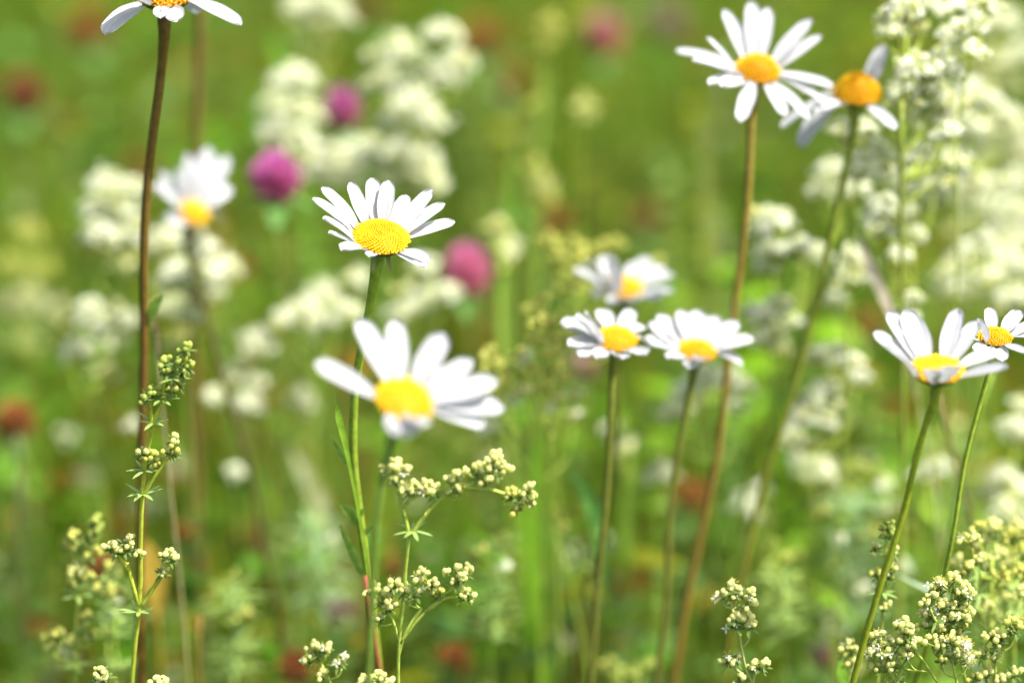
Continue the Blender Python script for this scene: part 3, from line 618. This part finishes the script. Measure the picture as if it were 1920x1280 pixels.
bedstraw('yellow budded bedstraw spray crossing the lower stem of the sharp daisy', .800, [(790, 1140), (750, 1205), (748, 1279)],
         [(700, 1105, 15, 'b', 0), (718, 1125, 16, 'b', 0), (740, 1095, 16, 'b', 0), (735, 1135, 13, 'b', 0), (758, 1105, 14, 'b', 0), (790, 1078, 17, 'b', 0), (808, 1095, 13, 'b', 0), (778, 1115, 13, 'b', 0), (850, 1070, 14, 'b', 0), (875, 1070, 14, 'b', 0), (862, 1086, 13, 'b', 0),
          (825, 1112, 15, 'y', 0), (872, 1112, 13, 'b', 0), (885, 1122, 13, 'b', 0), (708, 1160, 12, 'b', 0)], sharp=True, srad=.0006, spread=.01, arms=[[(749, 1205), (785, 1160), (825, 1120), (860, 1095)], [(800, 1145), (840, 1120), (872, 1120)], [(748, 1200), (735, 1160), (715, 1130)]])
bedstraw('bedstraw with whitish buds at the bottom edge, left of the sharp daisy stem', .785, [(600, 1240), (620, 1279)],
         [(590, 1222, 19, 'm', 0), (578, 1238, 12, 'b', 0), (612, 1215, 10, 'b', 0), (642, 1238, 15, 'm', 0), (605, 1262, 12, 'b', 0)], sharp=True)
bedstraw('creamy bud tips cut by the bottom edge under the sharp daisy stem', .785, [(705, 1268), (715, 1285)], [(680, 1280, 12, 'm', 0), (710, 1270, 14, 'b', 0), (728, 1282, 10, 'b', 0)], sharp=True)
bedstraw('sharp pale bud sprig standing alone at the bottom, right of centre', .797, [(1374, 1140), (1380, 1180), (1387, 1193), (1395, 1240), (1410, 1282)],
         [(1370, 1100, 15, 'b', 0), (1352, 1115, 10, 'm', 0), (1380, 1112, 13, 'b', 0), (1403, 1112, 13, 'b', 0), (1408, 1132, 10, 'b', 0), (1380, 1158, 13, 'b', 0), (1398, 1158, 13, 'b', 0), (1408, 1172, 10, 'b', 0), (1372, 1168, 10, 'm', 0),
          (1364, 1238, 12, 'm', 0), (1380, 1236, 10, 'm', 0), (1418, 1250, 12, 'b', 0), (1436, 1246, 11, 'b', 0), (1386, 1272, 8, 'b', 0)], sharp=True, srad=.0006, col=((.42, .46, .14), (.34, .42, .08)), whorls=[(1386, 1190)], wl=.004, arms=[[(1403, 1268), (1385, 1258), (1372, 1245)], [(1410, 1285), (1415, 1265), (1428, 1252)]])
BR = 'crowded budding bedstraw in the lower right corner'
bedstraw('bushy budding bedstraw with white open blooms, in focus at lower right', .815, [(1790, 1170), (1800, 1230), (1812, 1282)],
         [(1758, 1098, 18, 'm', 0), (1785, 1090, 19, 'b', 0), (1805, 1104, 15, 'm', 0), (1742, 1124, 17, 'b', -.005), (1765, 1130, 18, 'm', 0), (1798, 1128, 19, 'b', 0), (1820, 1112, 13, 'b', 0), (1745, 1150, 18, 'm', 0), (1780, 1158, 20, 'm', 0), (1812, 1150, 18, 'b', 0), (1770, 1180, 16, 'b', 0), (1735, 1170, 14, 'b', 0), (1800, 1178, 13, 'y', 0)], sharp=True, srad=.0008)
bedstraw('lower sprig with white starry blooms at the bottom right, left of the bushy one', .800, [(1700, 1200), (1740, 1250), (1760, 1282)],
         [(1690, 1168, 14, 'b', 0), (1706, 1180, 12, 'b', 0), (1646, 1192, 14, 'm', 0), (1640, 1215, 17, 'w', 0), (1665, 1205, 15, 'b', 0), (1662, 1225, 16, 'w', 0), (1690, 1200, 14, 'm', 0), (1715, 1205, 12, 'b', 0), (1700, 1225, 12, 'b', 0), (1650, 1250, 14, 'b', 0), (1672, 1250, 14, 'b', 0)], sharp=True)
bedstraw('budding sprig with hanging white blooms at the bottom edge, right corner', .800, [(1785, 1235), (1795, 1285)],
         [(1745, 1200, 13, 'b', 0), (1765, 1208, 17, 'b', 0), (1785, 1202, 16, 'm', 0), (1808, 1215, 16, 'w', 0), (1790, 1228, 16, 'b', 0), (1765, 1232, 13, 'y', 0), (1815, 1235, 12, 'w', 0)], sharp=True)
bedstraw('yellow green bud columns at the right edge, lower right, slightly blurred', .865, [(1860, 1050), (1855, 1160), (1850, 1285)],
         [(1835, 992, 15, 'y'), (1868, 995, 18, 'b'), (1822, 1010, 17, 'b'), (1850, 1015, 16, 'b'), (1798, 1055, 15, 'b'), (1812, 1068, 13, 'y'), (1838, 1052, 17, 'b'), (1862, 1050, 16, 'b'), (1845, 1078, 15, 'y'), (1880, 1075, 15, 'y'), (1868, 1100, 14, 'y'), (1850, 1135, 13, 'b'), (1842, 1120, 13, 'b')], sharp=True, srad=.0008)
bedstraw('outermost yellow bud column running off the right edge', .875, [(1905, 1040), (1902, 1160), (1900, 1285)],
         [(1900, 1005, 18, 'y'), (1912, 1030, 16, 'y'), (1895, 1050, 16, 'b'), (1915, 1070, 16, 'y'), (1892, 1098, 14, 'y'), (1912, 1110, 16, 'b'), (1908, 1140, 14, 'y'), (1916, 1000, 14, 'y')], sharp=True)
bedstraw('small domed bud sprig at the right edge near the bottom corner', .815, [(1868, 1225), (1865, 1285)],
         [(1862, 1190, 14, 'b', 0), (1880, 1195, 14, 'b', 0), (1872, 1212, 13, 'b', 0), (1895, 1165, 11, 'y', 0), (1905, 1180, 13, 'y', 0), (1840, 1225, 12, 'b', 0), (1866, 1228, 13, 'b', 0), (1850, 1262, 12, 'b', 0), (1880, 1272, 12, 'b', 0), (1908, 1262, 13, 'b', 0), (1828, 1270, 10, 'y', 0)], sharp=True)
bedstraw('slender bud sprig clinging to the slanting stem of the cupped daisy', .84, [(1662, 1000), (1656, 1100), (1652, 1200), (1645, 1282)],
         [(1664, 988, 13, 'g', 0), (1672, 1000, 9, 'g', 0), (1640, 1028, 9, 'b', 0), (1676, 1032, 9, 'b', 0), (1672, 1068, 13, 'b', 0), (1645, 1075, 9, 'y', 0), (1664, 1080, 9, 'y', 0), (1662, 1135, 11, 'b', 0)], sharp=True, srad=.0006, whorls=[(1656, 1095)], wl=.006)
bedstraw('little bud sprig low between the slanting stem and the white starry blooms', .84, [(1592, 1225), (1594, 1282)],
         [(1590, 1210, 11, 'b', 0), (1602, 1218, 10, 'b', 0), (1584, 1226, 10, 'y', 0), (1596, 1240, 9, 'b', 0)], sharp=True)
bedstraw('tall green budded shoot with a reddish tip, sharp at lower left', .822, [(350, 668), (330, 705), (302, 748), (286, 800), (270, 890), (264, 1000), (262, 1130), (254, 1200), (247, 1282)],
         [(352, 652, 11, 'g', 0), (340, 678, 12, 'g', 0), (356, 690, 12, 'g', 0), (344, 706, 12, 'g', 0), (314, 678, 11, 'g', 0), (318, 695, 10, 'g', 0), (283, 732, 13, 'g', 0), (276, 745, 11, 'g', 0), (300, 735, 12, 'g', 0), (326, 728, 11, 'y', 0), (338, 720, 8, 'y', 0),
          (328, 825, 9, 'b', 0), (318, 842, 10, 'y', 0), (330, 850, 9, 'y', 0), (268, 848, 9, 'b', 0), (285, 856, 10, 'y', 0), (296, 868, 8, 'y', 0),
          (210, 1022, 11, 'b', 0), (222, 1032, 9, 'b', 0), (244, 1012, 10, 'b', 0), (240, 1026, 11, 'b', 0), (262, 1038, 9, 'b', 0), (314, 1038, 9, 'b', 0), (325, 1045, 8, 'b', 0), (306, 1070, 8, 'b', 0)],
         sharp=True, srad=.0009, col=((.44, .50, .05), (.34, .42, .04)), arms=[[(262, 1135), (250, 1100), (238, 1055)], [(242, 1070), (225, 1045), (212, 1030)], [(264, 1135), (285, 1105), (302, 1080), (315, 1052)], [(269, 925), (288, 895), (315, 855)], [(286, 800), (283, 775), (281, 745)], [(302, 748), (310, 715), (314, 690)]], whorls=[(334, 700), (302, 748), (286, 800), (276, 870), (268, 922), (262, 1138)], wl=.0065)
bedstraw('knobbly yellow green shoot at the lower left, left of the tall budded one', .88, [(178, 985), (160, 1050), (147, 1110), (142, 1220), (140, 1282)],
         [(180, 978, 12, 'g', 0), (184, 995, 13, 'g', 0), (172, 1012, 12, 'g', 0), (178, 1035, 12, 'y', 0), (136, 1008, 13, 'y', 0), (124, 1024, 8, 'y', 0), (142, 1025, 9, 'y', 0), (142, 1068, 15, 'b', 0), (155, 1072, 9, 'b', 0), (136, 1088, 11, 'y', 0), (154, 1090, 13, 'y', 0), (168, 1082, 9, 'y', 0),
          (90, 1196, 11, 'y', 0), (104, 1205, 11, 'y', 0), (112, 1188, 8, 'y', 0), (165, 1155, 9, 'y', 0), (155, 1175, 10, 'y', 0), (172, 1190, 9, 'y', 0), (142, 1198, 10, 'y', 0)], sharp=True, srad=.0008, whorls=[(144, 1128), (141, 1240)], wl=.007)
bedstraw('paler blurred bud shoot between the knobbly shoot and the tall budded one', .91, [(212, 1070), (212, 1180), (225, 1280)],
         [(205, 1062, 10, 'y'), (214, 1080, 14, 'y'), (184, 1105, 10, 'y'), (206, 1108, 14, 'y'), (225, 1108, 11, 'y'), (212, 1130, 14, 'b'), (218, 1145, 9, 'w'), (200, 1185, 11, 'g')], sharp=True, whorls=[(214, 1165), (218, 1200), (222, 1240)], wl=.010)
bedstraw('tiny bud cluster cut by the bottom edge near the left corner', .80, [(192, 1268), (192, 1290)], [(190, 1256, 9, 'b', 0), (200, 1266, 8, 'b', 0), (184, 1270, 9, 'b', 0)], sharp=True)
bedstraw('bud tips just entering at the bottom edge, lower left', .80, [(296, 1282), (296, 1300)], [(292, 1278, 7, 'b', 0), (303, 1279, 6, 'b', 0)], sharp=True)
bedstraw('dull green feathery shoot with knobbly buds, blurred at lower left of centre', .98, [(438, 1085), (440, 1180), (438, 1282)],
         [(438, 1080, 14, 'g'), (425, 1100, 12, 'g'), (448, 1150, 12, 'y'), (466, 1148, 9, 'y'), (438, 1165, 14, 'g')], whorls=[(438, 1110), (440, 1135), (440, 1200), (440, 1230), (438, 1260)], wl=.014, col=(BLUEG, BLUEG))
bedstraw('two dull yellow bud knobs at the bottom edge, right of centre', .97, [(1160, 1250), (1165, 1290)], [(1140, 1246, 20, 'y'), (1160, 1258, 16, 'y'), (1210, 1250, 24, 'g'), (1190, 1265, 16, 'g')])
bedstraw('pale bud sprig beside the curled leaf, lower centre', 1.0, [(1055, 975), (1085, 1060), (1095, 1150)], [(1052, 968, 15, 'y'), (1060, 985, 13, 'y'), (1128, 1003, 12, 'y'), (1118, 1050, 11, 'w')], whorls=[(1075, 1030), (1085, 1060)], wl=.012)
bedstraw('whitish green feathery bedstraw low at right behind the slender sprig', 1.02, [(1600, 950), (1600, 1080), (1600, 1200)],
         [(1640, 1000, 22, 'y'), (1575, 1010, 14, 'w'), (1590, 1080, 18, 'w'), (1620, 1105, 16, 'w'), (1565, 1150, 18, 'b'), (1690, 1060, 18, 'w'), (1545, 960, 14, 'y'), (1700, 985, 16, 'g')],
         whorls=[(1600, y) for y in (900, 930, 960, 990, 1020, 1050, 1080, 1120, 1160)], wl=.018, col=(BLUEG, GREEN), wcol=(.22, .34, .14))

bedstraw('bright white bedstraw just right of the tall froth, upper right', 1.12, [(1830, 180), (1825, 380), (1830, 700)],
         [(1815, 165, 30, 'w'), (1850, 190, 34, 'w'), (1830, 235, 30, 'w'), (1815, 330, 32, 'w'), (1850, 345, 28, 'w'), (1900, 340, 34, 'w'), (1885, 215, 28, 'w')])
bedstraw('white bedstraw directly above the small daisy at the right edge', 1.08, [(1860, 470), (1855, 620), (1850, 860)],
         [(1820, 465, 30, 'w'), (1850, 450, 26, 'w'), (1880, 480, 34, 'w'), (1908, 500, 32, 'w'), (1855, 520, 32, 'w'), (1800, 545, 28, 'w'), (1890, 560, 26, 'w'), (1770, 510, 24, 'm')])
bedstraw('dim whitish bedstraw close under the cupped daisy, behind its stem', 1.14, [(1800, 790), (1790, 900), (1780, 1050)],
         [(1790, 800, 22, 'm'), (1830, 812, 20, 'g'), (1690, 930, 20, 'g'), (1665, 950, 22, 'm'), (1720, 960, 18, 'g')], whorls=[(1795, y) for y in (840, 870, 900, 930, 960, 990)], wl=.016, wcol=(.22, .36, .10))
bedstraw('white tufts low between the left and lower right middle daisies', 1.08, [(1170, 780), (1172, 900), (1175, 1050)],
         [(1145, 800, 16, 'w'), (1180, 838, 18, 'm'), (1150, 825, 12, 'w'), (1205, 815, 12, 'g')])
bedstraw('loose yellow green bud spray between the big blurred daisy and the left middle daisy', .97, [(1010, 690), (1030, 820), (1040, 980)],
         [(975, 665, 20, 'y'), (1000, 700, 22, 'y'), (1040, 690, 20, 'y'), (1020, 725, 18, 'y'), (1062, 712, 18, 'y'), (990, 735, 16, 'm'), (1045, 755, 18, 'm'), (1010, 600, 20, 'y'), (1040, 640, 20, 'y')])
bedstraw('yellow bud sprays close above the left petals of the uppermost middle daisy', 1.07, [(1060, 480), (1050, 600), (1045, 760)],
         [(1028, 450, 20, 'y'), (1048, 475, 22, 'y'), (1072, 455, 18, 'y'), (1090, 490, 20, 'y'), (1060, 515, 20, 'y'), (1080, 540, 18, 'y'), (1120, 478, 20, 'y'), (1150, 455, 18, 'y')])
bedstraw('pale green bud sprigs low between the forked bedstraw and the wide blade', .98, [(930, 1000), (925, 1100), (920, 1260)],
         [(925, 985, 12, 'g'), (940, 1010, 14, 'g'), (905, 1030, 12, 'y'), (950, 1060, 12, 'w'), (925, 1075, 14, 'g')], whorls=[(927, y) for y in (1040, 1070, 1100, 1130, 1160, 1200)], wl=.014)
bedstraw('pale green bud sprigs low between the two slanting brown stems', .98, [(1460, 1030), (1465, 1120), (1470, 1260)],
         [(1450, 1020, 12, 'g'), (1475, 1045, 14, 'y'), (1440, 1060, 12, 'g'), (1490, 1085, 12, 'g')], whorls=[(1463, y) for y in (1070, 1100, 1130, 1160, 1200)], wl=.014)
bedstraw('yellow green budding bedstraw filling the right edge above the corner', .90, [(1885, 1000), (1880, 1120), (1878, 1285)],
         [(1858, 985, 14, 'b'), (1885, 1010, 16, 'y'), (1905, 985, 14, 'b'), (1875, 1040, 15, 'b'), (1900, 1065, 15, 'y'), (1858, 1085, 14, 'y'), (1885, 1125, 14, 'b'), (1910, 1165, 14, 'y'), (1870, 1160, 13, 'b')], sharp=True)
bedstraw('pale feathery bedstraw in the lower middle left of the forked one', 1.04, [(590, 960), (595, 1060), (600, 1180)],
         [(600, 985, 14, 'g'), (620, 1010, 14, 'w'), (575, 1030, 12, 'g')], whorls=[(592, y) for y in (990, 1010, 1030, 1050, 1075, 1100, 1130)], wl=.018, wcol=(.24, .38, .16))

# ------------------------------------------------------------ clover heads
def clover(label, px, py, rx, ry, Y, kind, tilt=0.):
    cols = dict(pink=((.74, .22, .56), (.36, .05, .12)), magenta=((.78, .27, .50), (.62, .16, .22)), brown=((.36, .12, .06), (.20, .09, .03)), mauve=((.50, .28, .36), (.34, .14, .09)), rust=((.46, .17, .05), (.32, .14, .04)), half=((.66, .32, .40), (.52, .12, .04)))[kind]
    c = at(px, py, Y); s = mpp(c); a_, b_ = rx * s, ry * s
    base = np.array([c[0] + random.uniform(-.02, .02), Y + random.uniform(0, .05), 0.])
    root = thing('red_clover', base, label, 'clover', 'red clover heads among the grass')
    mb = MB(); c0, c1 = np.array(cols[0]), np.array(cols[1]); n = 150
    IV, IF = ICO1
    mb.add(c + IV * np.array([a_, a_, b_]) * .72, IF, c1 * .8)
    for i in range(n):
        z = 1 - 1.85 * (i + .5) / n; r_ = math.sqrt(max(0, 1 - z * z)); a = i * 2.4
        d = np.array([r_ * math.cos(a), r_ * math.sin(a), z]); p = c + d * np.array([a_, a_, b_]) * .6
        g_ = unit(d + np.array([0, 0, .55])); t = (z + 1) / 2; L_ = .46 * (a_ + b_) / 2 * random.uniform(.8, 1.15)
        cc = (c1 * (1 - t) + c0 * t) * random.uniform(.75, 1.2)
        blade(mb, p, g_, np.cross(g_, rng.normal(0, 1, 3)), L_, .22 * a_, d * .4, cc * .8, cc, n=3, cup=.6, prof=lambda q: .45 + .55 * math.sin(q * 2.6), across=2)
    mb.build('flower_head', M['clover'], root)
    mb = MB(); bot = c - np.array([0, 0, b_ * .7])
    tube(mb, [bot, (bot + base) / 2 + np.array([.006, 0, 0]), base], .0009, .0012, (.20, .24, .05), (.16, .14, .04), 6, n=14); mb.build('stem', M['stem'], root)
    mb = MB()
    for k in range(3):
        a = k * 2.1 + random.random(); d = np.array([math.cos(a), math.sin(a), -.1])
        blade(mb, bot - np.array([0, 0, .001]), d, np.array([0, 0, 1.]), a_ * 1.9, a_ * .9, np.array([0, 0, -.5]), (.11, .24, .05), n=6, cup=.2, prof=lambda q: math.sin(math.pi * min(.97, .08 + q * .9)) ** .6)
    mb.build('leaf', M['leaf'], root)
clover('upper purple clover head between two white plumes', 640, 205, 32, 46, 1.22, 'pink')
clover('lower purple clover head, left of the sharp daisy', 518, 335, 46, 52, 1.12, 'pink')
clover('pinkish red clover head right of the sharp daisy', 876, 508, 38, 58, 1.17, 'magenta')
clover('dark maroon withered clover at the upper left edge', 45, 178, 38, 42, 1.50, 'brown')
clover('rust brown withered clover at the left edge below mid height', 28, 790, 38, 40, 1.14, 'rust')
clover('faint wide rust patch of a withered clover at the top left', 165, 60, 42, 32, 1.75, 'rust')
clover('dull red withered clover behind the tall white plume top', 905, 75, 44, 32, 1.70, 'rust')
clover('red based pink clover blurred near the top, right of centre', 1132, 68, 32, 46, 1.55, 'half')
clover('barely visible mauve clover at the top left of the tall daisy', 1255, 45, 28, 34, 1.85, 'mauve')
clover('rust withered clover between the slanting stems low right of centre', 1298, 932, 32, 34, 1.20, 'rust')
clover('dim rust withered clover just below the pale bud spike in the centre', 1040, 418, 30, 28, 1.50, 'rust')
clover('dark brown withered clover left of the tall daisy stem', 1208, 412, 34, 30, 1.60, 'brown')
clover('orange brown withered clover touching the long brown stem at left', 262, 318, 30, 26, 1.50, 'rust')
clover('reddish withered clover at the bottom edge left of centre', 556, 1250, 32, 34, 1.02, 'rust')
clover('dark pink clover hidden under the lower left middle daisy', 1092, 686, 28, 24, 1.20, 'mauve')
clover('mauve clover low between the sharp daisy stem and the blurred feathery shoot', 638, 1148, 28, 34, 1.08, 'mauve')
clover('rust clover behind the knobbly shoots at the lower left', 190, 1062, 24, 34, 1.05, 'rust')
clover('orange brown clover right of the tall budded shoot', 348, 1000, 24, 26, 1.14, 'rust')
clover('faded mauve clover at the bottom, right of the lone pale sprig', 1545, 1228, 30, 28, 1.05, 'mauve')
clover('small rust clover peeking behind the forked yellow budded bedstraw', 742, 1062, 26, 26, 1.12, 'rust')
clover('tan withered clover near the bottom centre', 850, 1235, 34, 34, 1.08, 'rust')
for lb, x_, y_, Y_, k_ in [('rusty withered clover between the far left edge and the brown stem, near the top', 120, 240, 1.8, 'rust'),
        ('faint rust clover behind the upper bud spike, centre top', 960, 150, 1.8, 'rust'), ('dull rust clover at lower left below the pale upright stalk', 70, 1180, 1.1, 'rust'),
        ('dim rust clover below the single small white tuft', 470, 1010, 1.2, 'brown'), ('rusty clover low between the two middle daisy stems', 1190, 1090, 1.15, 'rust'),
        ('rusty clover behind the slanting stem at lower right', 1625, 610, 1.35, 'rust'), ('dark rust clover behind the right bushy bedstraw', 1850, 1145, 1.1, 'brown')]:
    clover(lb, x_, y_, 28, 28, Y_, k_)
clover('dim rust clover deep behind the top edge cream plume', 690, 20, 30, 28, 1.75, 'brown')

# ------------------------------------------------------------ single grasses, blades and stalks
def stalk(label, Y, pts, r0, r1, c0, c1, name='meadow_stalk', cat='grass stalk', spike=None):
    P = to_ground(pts, Y, .02); root = thing(name, P[-1], label, cat, 'single grass stalks and blades')
    mb = MB(); tube(mb, P, r0, r1, c0, c1, 6, n=30); mb.build('stem', M['stem'], root)
    if spike:
        mb = MB(); a = at(*spike[0], Y); b = at(*spike[1], Y)
        for i in range(26):
            t = i / 26; p = a * (1 - t) + b * t; ang = i * 2.4
            blade(mb, p, unit(a - b) + .35 * np.array([math.cos(ang), math.sin(ang), 0]), np.array([math.cos(ang), math.sin(ang), 0]), .005, .0014, np.zeros(3), spike[2], n=2)
        mb.build('seed_head', M['leaf'], root)
    return root
def broad(label, Y, pts, wpx, col, name='tall_grass', cat='grass blade', turn=.25, wend=.45):
    P = to_ground(pts, Y, .02); lv = sum(np.linalg.norm(P[i + 1] - P[i]) for i in range(len(pts) - 1)); P = spline(P, 60)
    cum = np.concatenate([[0], np.cumsum(np.linalg.norm(np.diff(P, axis=0), axis=1))]) / lv; root = thing(name, P[-1], label, cat, 'single grass stalks and blades')
    V = []; F = []; wm = wpx * mpp(P[0]); n = len(P)
    for i, p in enumerate(P):
        t = i / (n - 1); q_ = cum[i]; wv = wm * (min(1, q_ * 3.2) ** .7 * (1 - (1 - wend) * min(1, max(0, (q_ - .55) / .55))) + .03); a = turn + t * 1.2
        s = np.array([math.cos(a), math.sin(a), 0])
        for q in (-1, 0, 1): V.append(p + s * q * wv / 2 + np.array([0, -1, 0]) * (.12 * wv * abs(q)))
    F = [(i * 3 + k, i * 3 + k + 1, i * 3 + k + 4, i * 3 + k + 3) for i in range(n - 1) for k in range(2)]
    mb = MB(); mb.add(V, F, col); mb.build('blade', M['leaf'], root); return root
stalk('thin tan grass stalk with a narrow seed spike beside the long brown stem', .92, [(294, 625), (298, 700), (312, 850), (328, 1000), (340, 1120), (354, 1282)], .0006, .0008, (.30, .28, .12), (.40, .36, .12), spike=((293, 622), (300, 690), (.20, .16, .09)))
stalk('blurred brown stem rising to the top edge right of the cut off daisy', 1.08, [(378, -60), (374, 100), (370, 270), (366, 420)], .0021, .0021, (.18, .14, .03), (.20, .14, .05))
stalk('thin straight olive stem running down the white froth at right', .95, [(1690, 190), (1690, 400), (1692, 650), (1692, 900), (1688, 1000)], .0009, .0010, (.26, .32, .05), (.20, .22, .04))
stalk('thick yellow green stem slanting beside the brown one right of centre', 1.0, [(1600, 400), (1540, 560), (1470, 720), (1410, 870), (1380, 1000)], .0010, .0013, (.20, .30, .03), (.20, .28, .03))
stalk('brown stem slanting down from below the small cut off daisy', .95, [(1758, 740), (1785, 840), (1815, 940), (1825, 985)], .0009, .0010, (.20, .18, .06), (.18, .12, .05))
stalk('thin green stem near the right edge under the small daisy', .93, [(1862, 700), (1830, 790), (1808, 880)], .0008, .001, (.22, .36, .05), GREEN)
stalk('reddish stem at the right of the feathery green, under the middle daisies', 1.04, [(1140, 900), (1120, 1010), (1085, 1200)], .0012, .0012, (.24, .12, .06), (.24, .10, .05))
stalk('red brown stalk beside the sharp daisy stem near the bottom', .84, [(685, 1080), (698, 1180), (716, 1282)], .0010, .0012, (.28, .10, .04), (.28, .11, .04))
stalk('pale blurred upright stalk at the far left, lower down', 1.10, [(34, 815), (38, 980), (42, 1110)], .0016, .004, (.30, .36, .12), (.42, .46, .20))
stalk('short orange tipped green blade tip near the bottom left', .93, [(375, 1155), (373, 1210), (374, 1282)], .0004, .0010, (.40, .22, .06), (.20, .34, .05))
broad('wide bright green grass blade upright below centre', 1.10, [(1018, 800), (1005, 900), (1000, 1010), (1010, 1140), (1015, 1200)], 52, (.18, .36, .02))
broad('curled green leaf pointing up left, right of the wide blade', .985, [(1060, 885), (1092, 905), (1112, 950), (1125, 1010), (1130, 1090)], 34, (.14, .34, .06), name='broad_leaf_shoot', cat='leaf', wend=.1)
broad('pale straw coloured blade slanting in the green left of centre', 1.15, [(545, 840), (575, 890), (600, 945), (640, 1040)], 30, (.50, .52, .28), wend=.1)
broad('whitish dry twisted blade above the cupped daisy', .99, [(1605, 430), (1625, 480), (1650, 540), (1672, 590), (1690, 640)], 22, (.62, .52, .42), name='dry_grass_straw', wend=.08)
broad('pale narrow blade lying toward the bushy bedstraw at lower right', .90, [(1680, 1075), (1720, 1095), (1770, 1120), (1800, 1180)], 14, (.46, .58, .40))
broad('yellow orange leaf behind the tall budded shoot', 1.0, [(275, 1010), (285, 1050), (292, 1100), (296, 1150)], 48, (.50, .34, .05), name='broad_leaf_shoot', cat='leaf', wend=.05)
broad('bright green blade tip at the bottom between lone sprig and starry blooms', .86, [(1575, 1230), (1580, 1260), (1590, 1290)], 26, (.22, .42, .04))
broad('narrow leaf standing left of the sharp daisy stem', .845, [(629, 742), (634, 775), (645, 820), (655, 868)], 13, (.22, .38, .03), name='broad_leaf_shoot', cat='leaf')
broad('tall pale green stalk blade behind the magenta clover, right side', 1.18, [(960, 250), (955, 420), (948, 560), (950, 700), (960, 880)], 22, (.22, .38, .05))
broad('tall soft green blade in the centre top', 1.35, [(1030, 100), (1020, 200), (1005, 300), (1000, 420)], 20, (.24, .40, .06))
broad('olive blade left of the tall daisy stem', 1.30, [(1320, 180), (1325, 400), (1330, 560), (1310, 700)], 24, (.24, .28, .06))
broad('soft green blade below the top left cut off daisy', 1.35, [(510, 60), (525, 110), (540, 180)], 26, (.2, .4, .04))
broad('bright green blade under the right middle daisy stem', 1.10, [(1190, 820), (1180, 900), (1175, 1000), (1190, 1120)], 20, (.20, .36, .04))
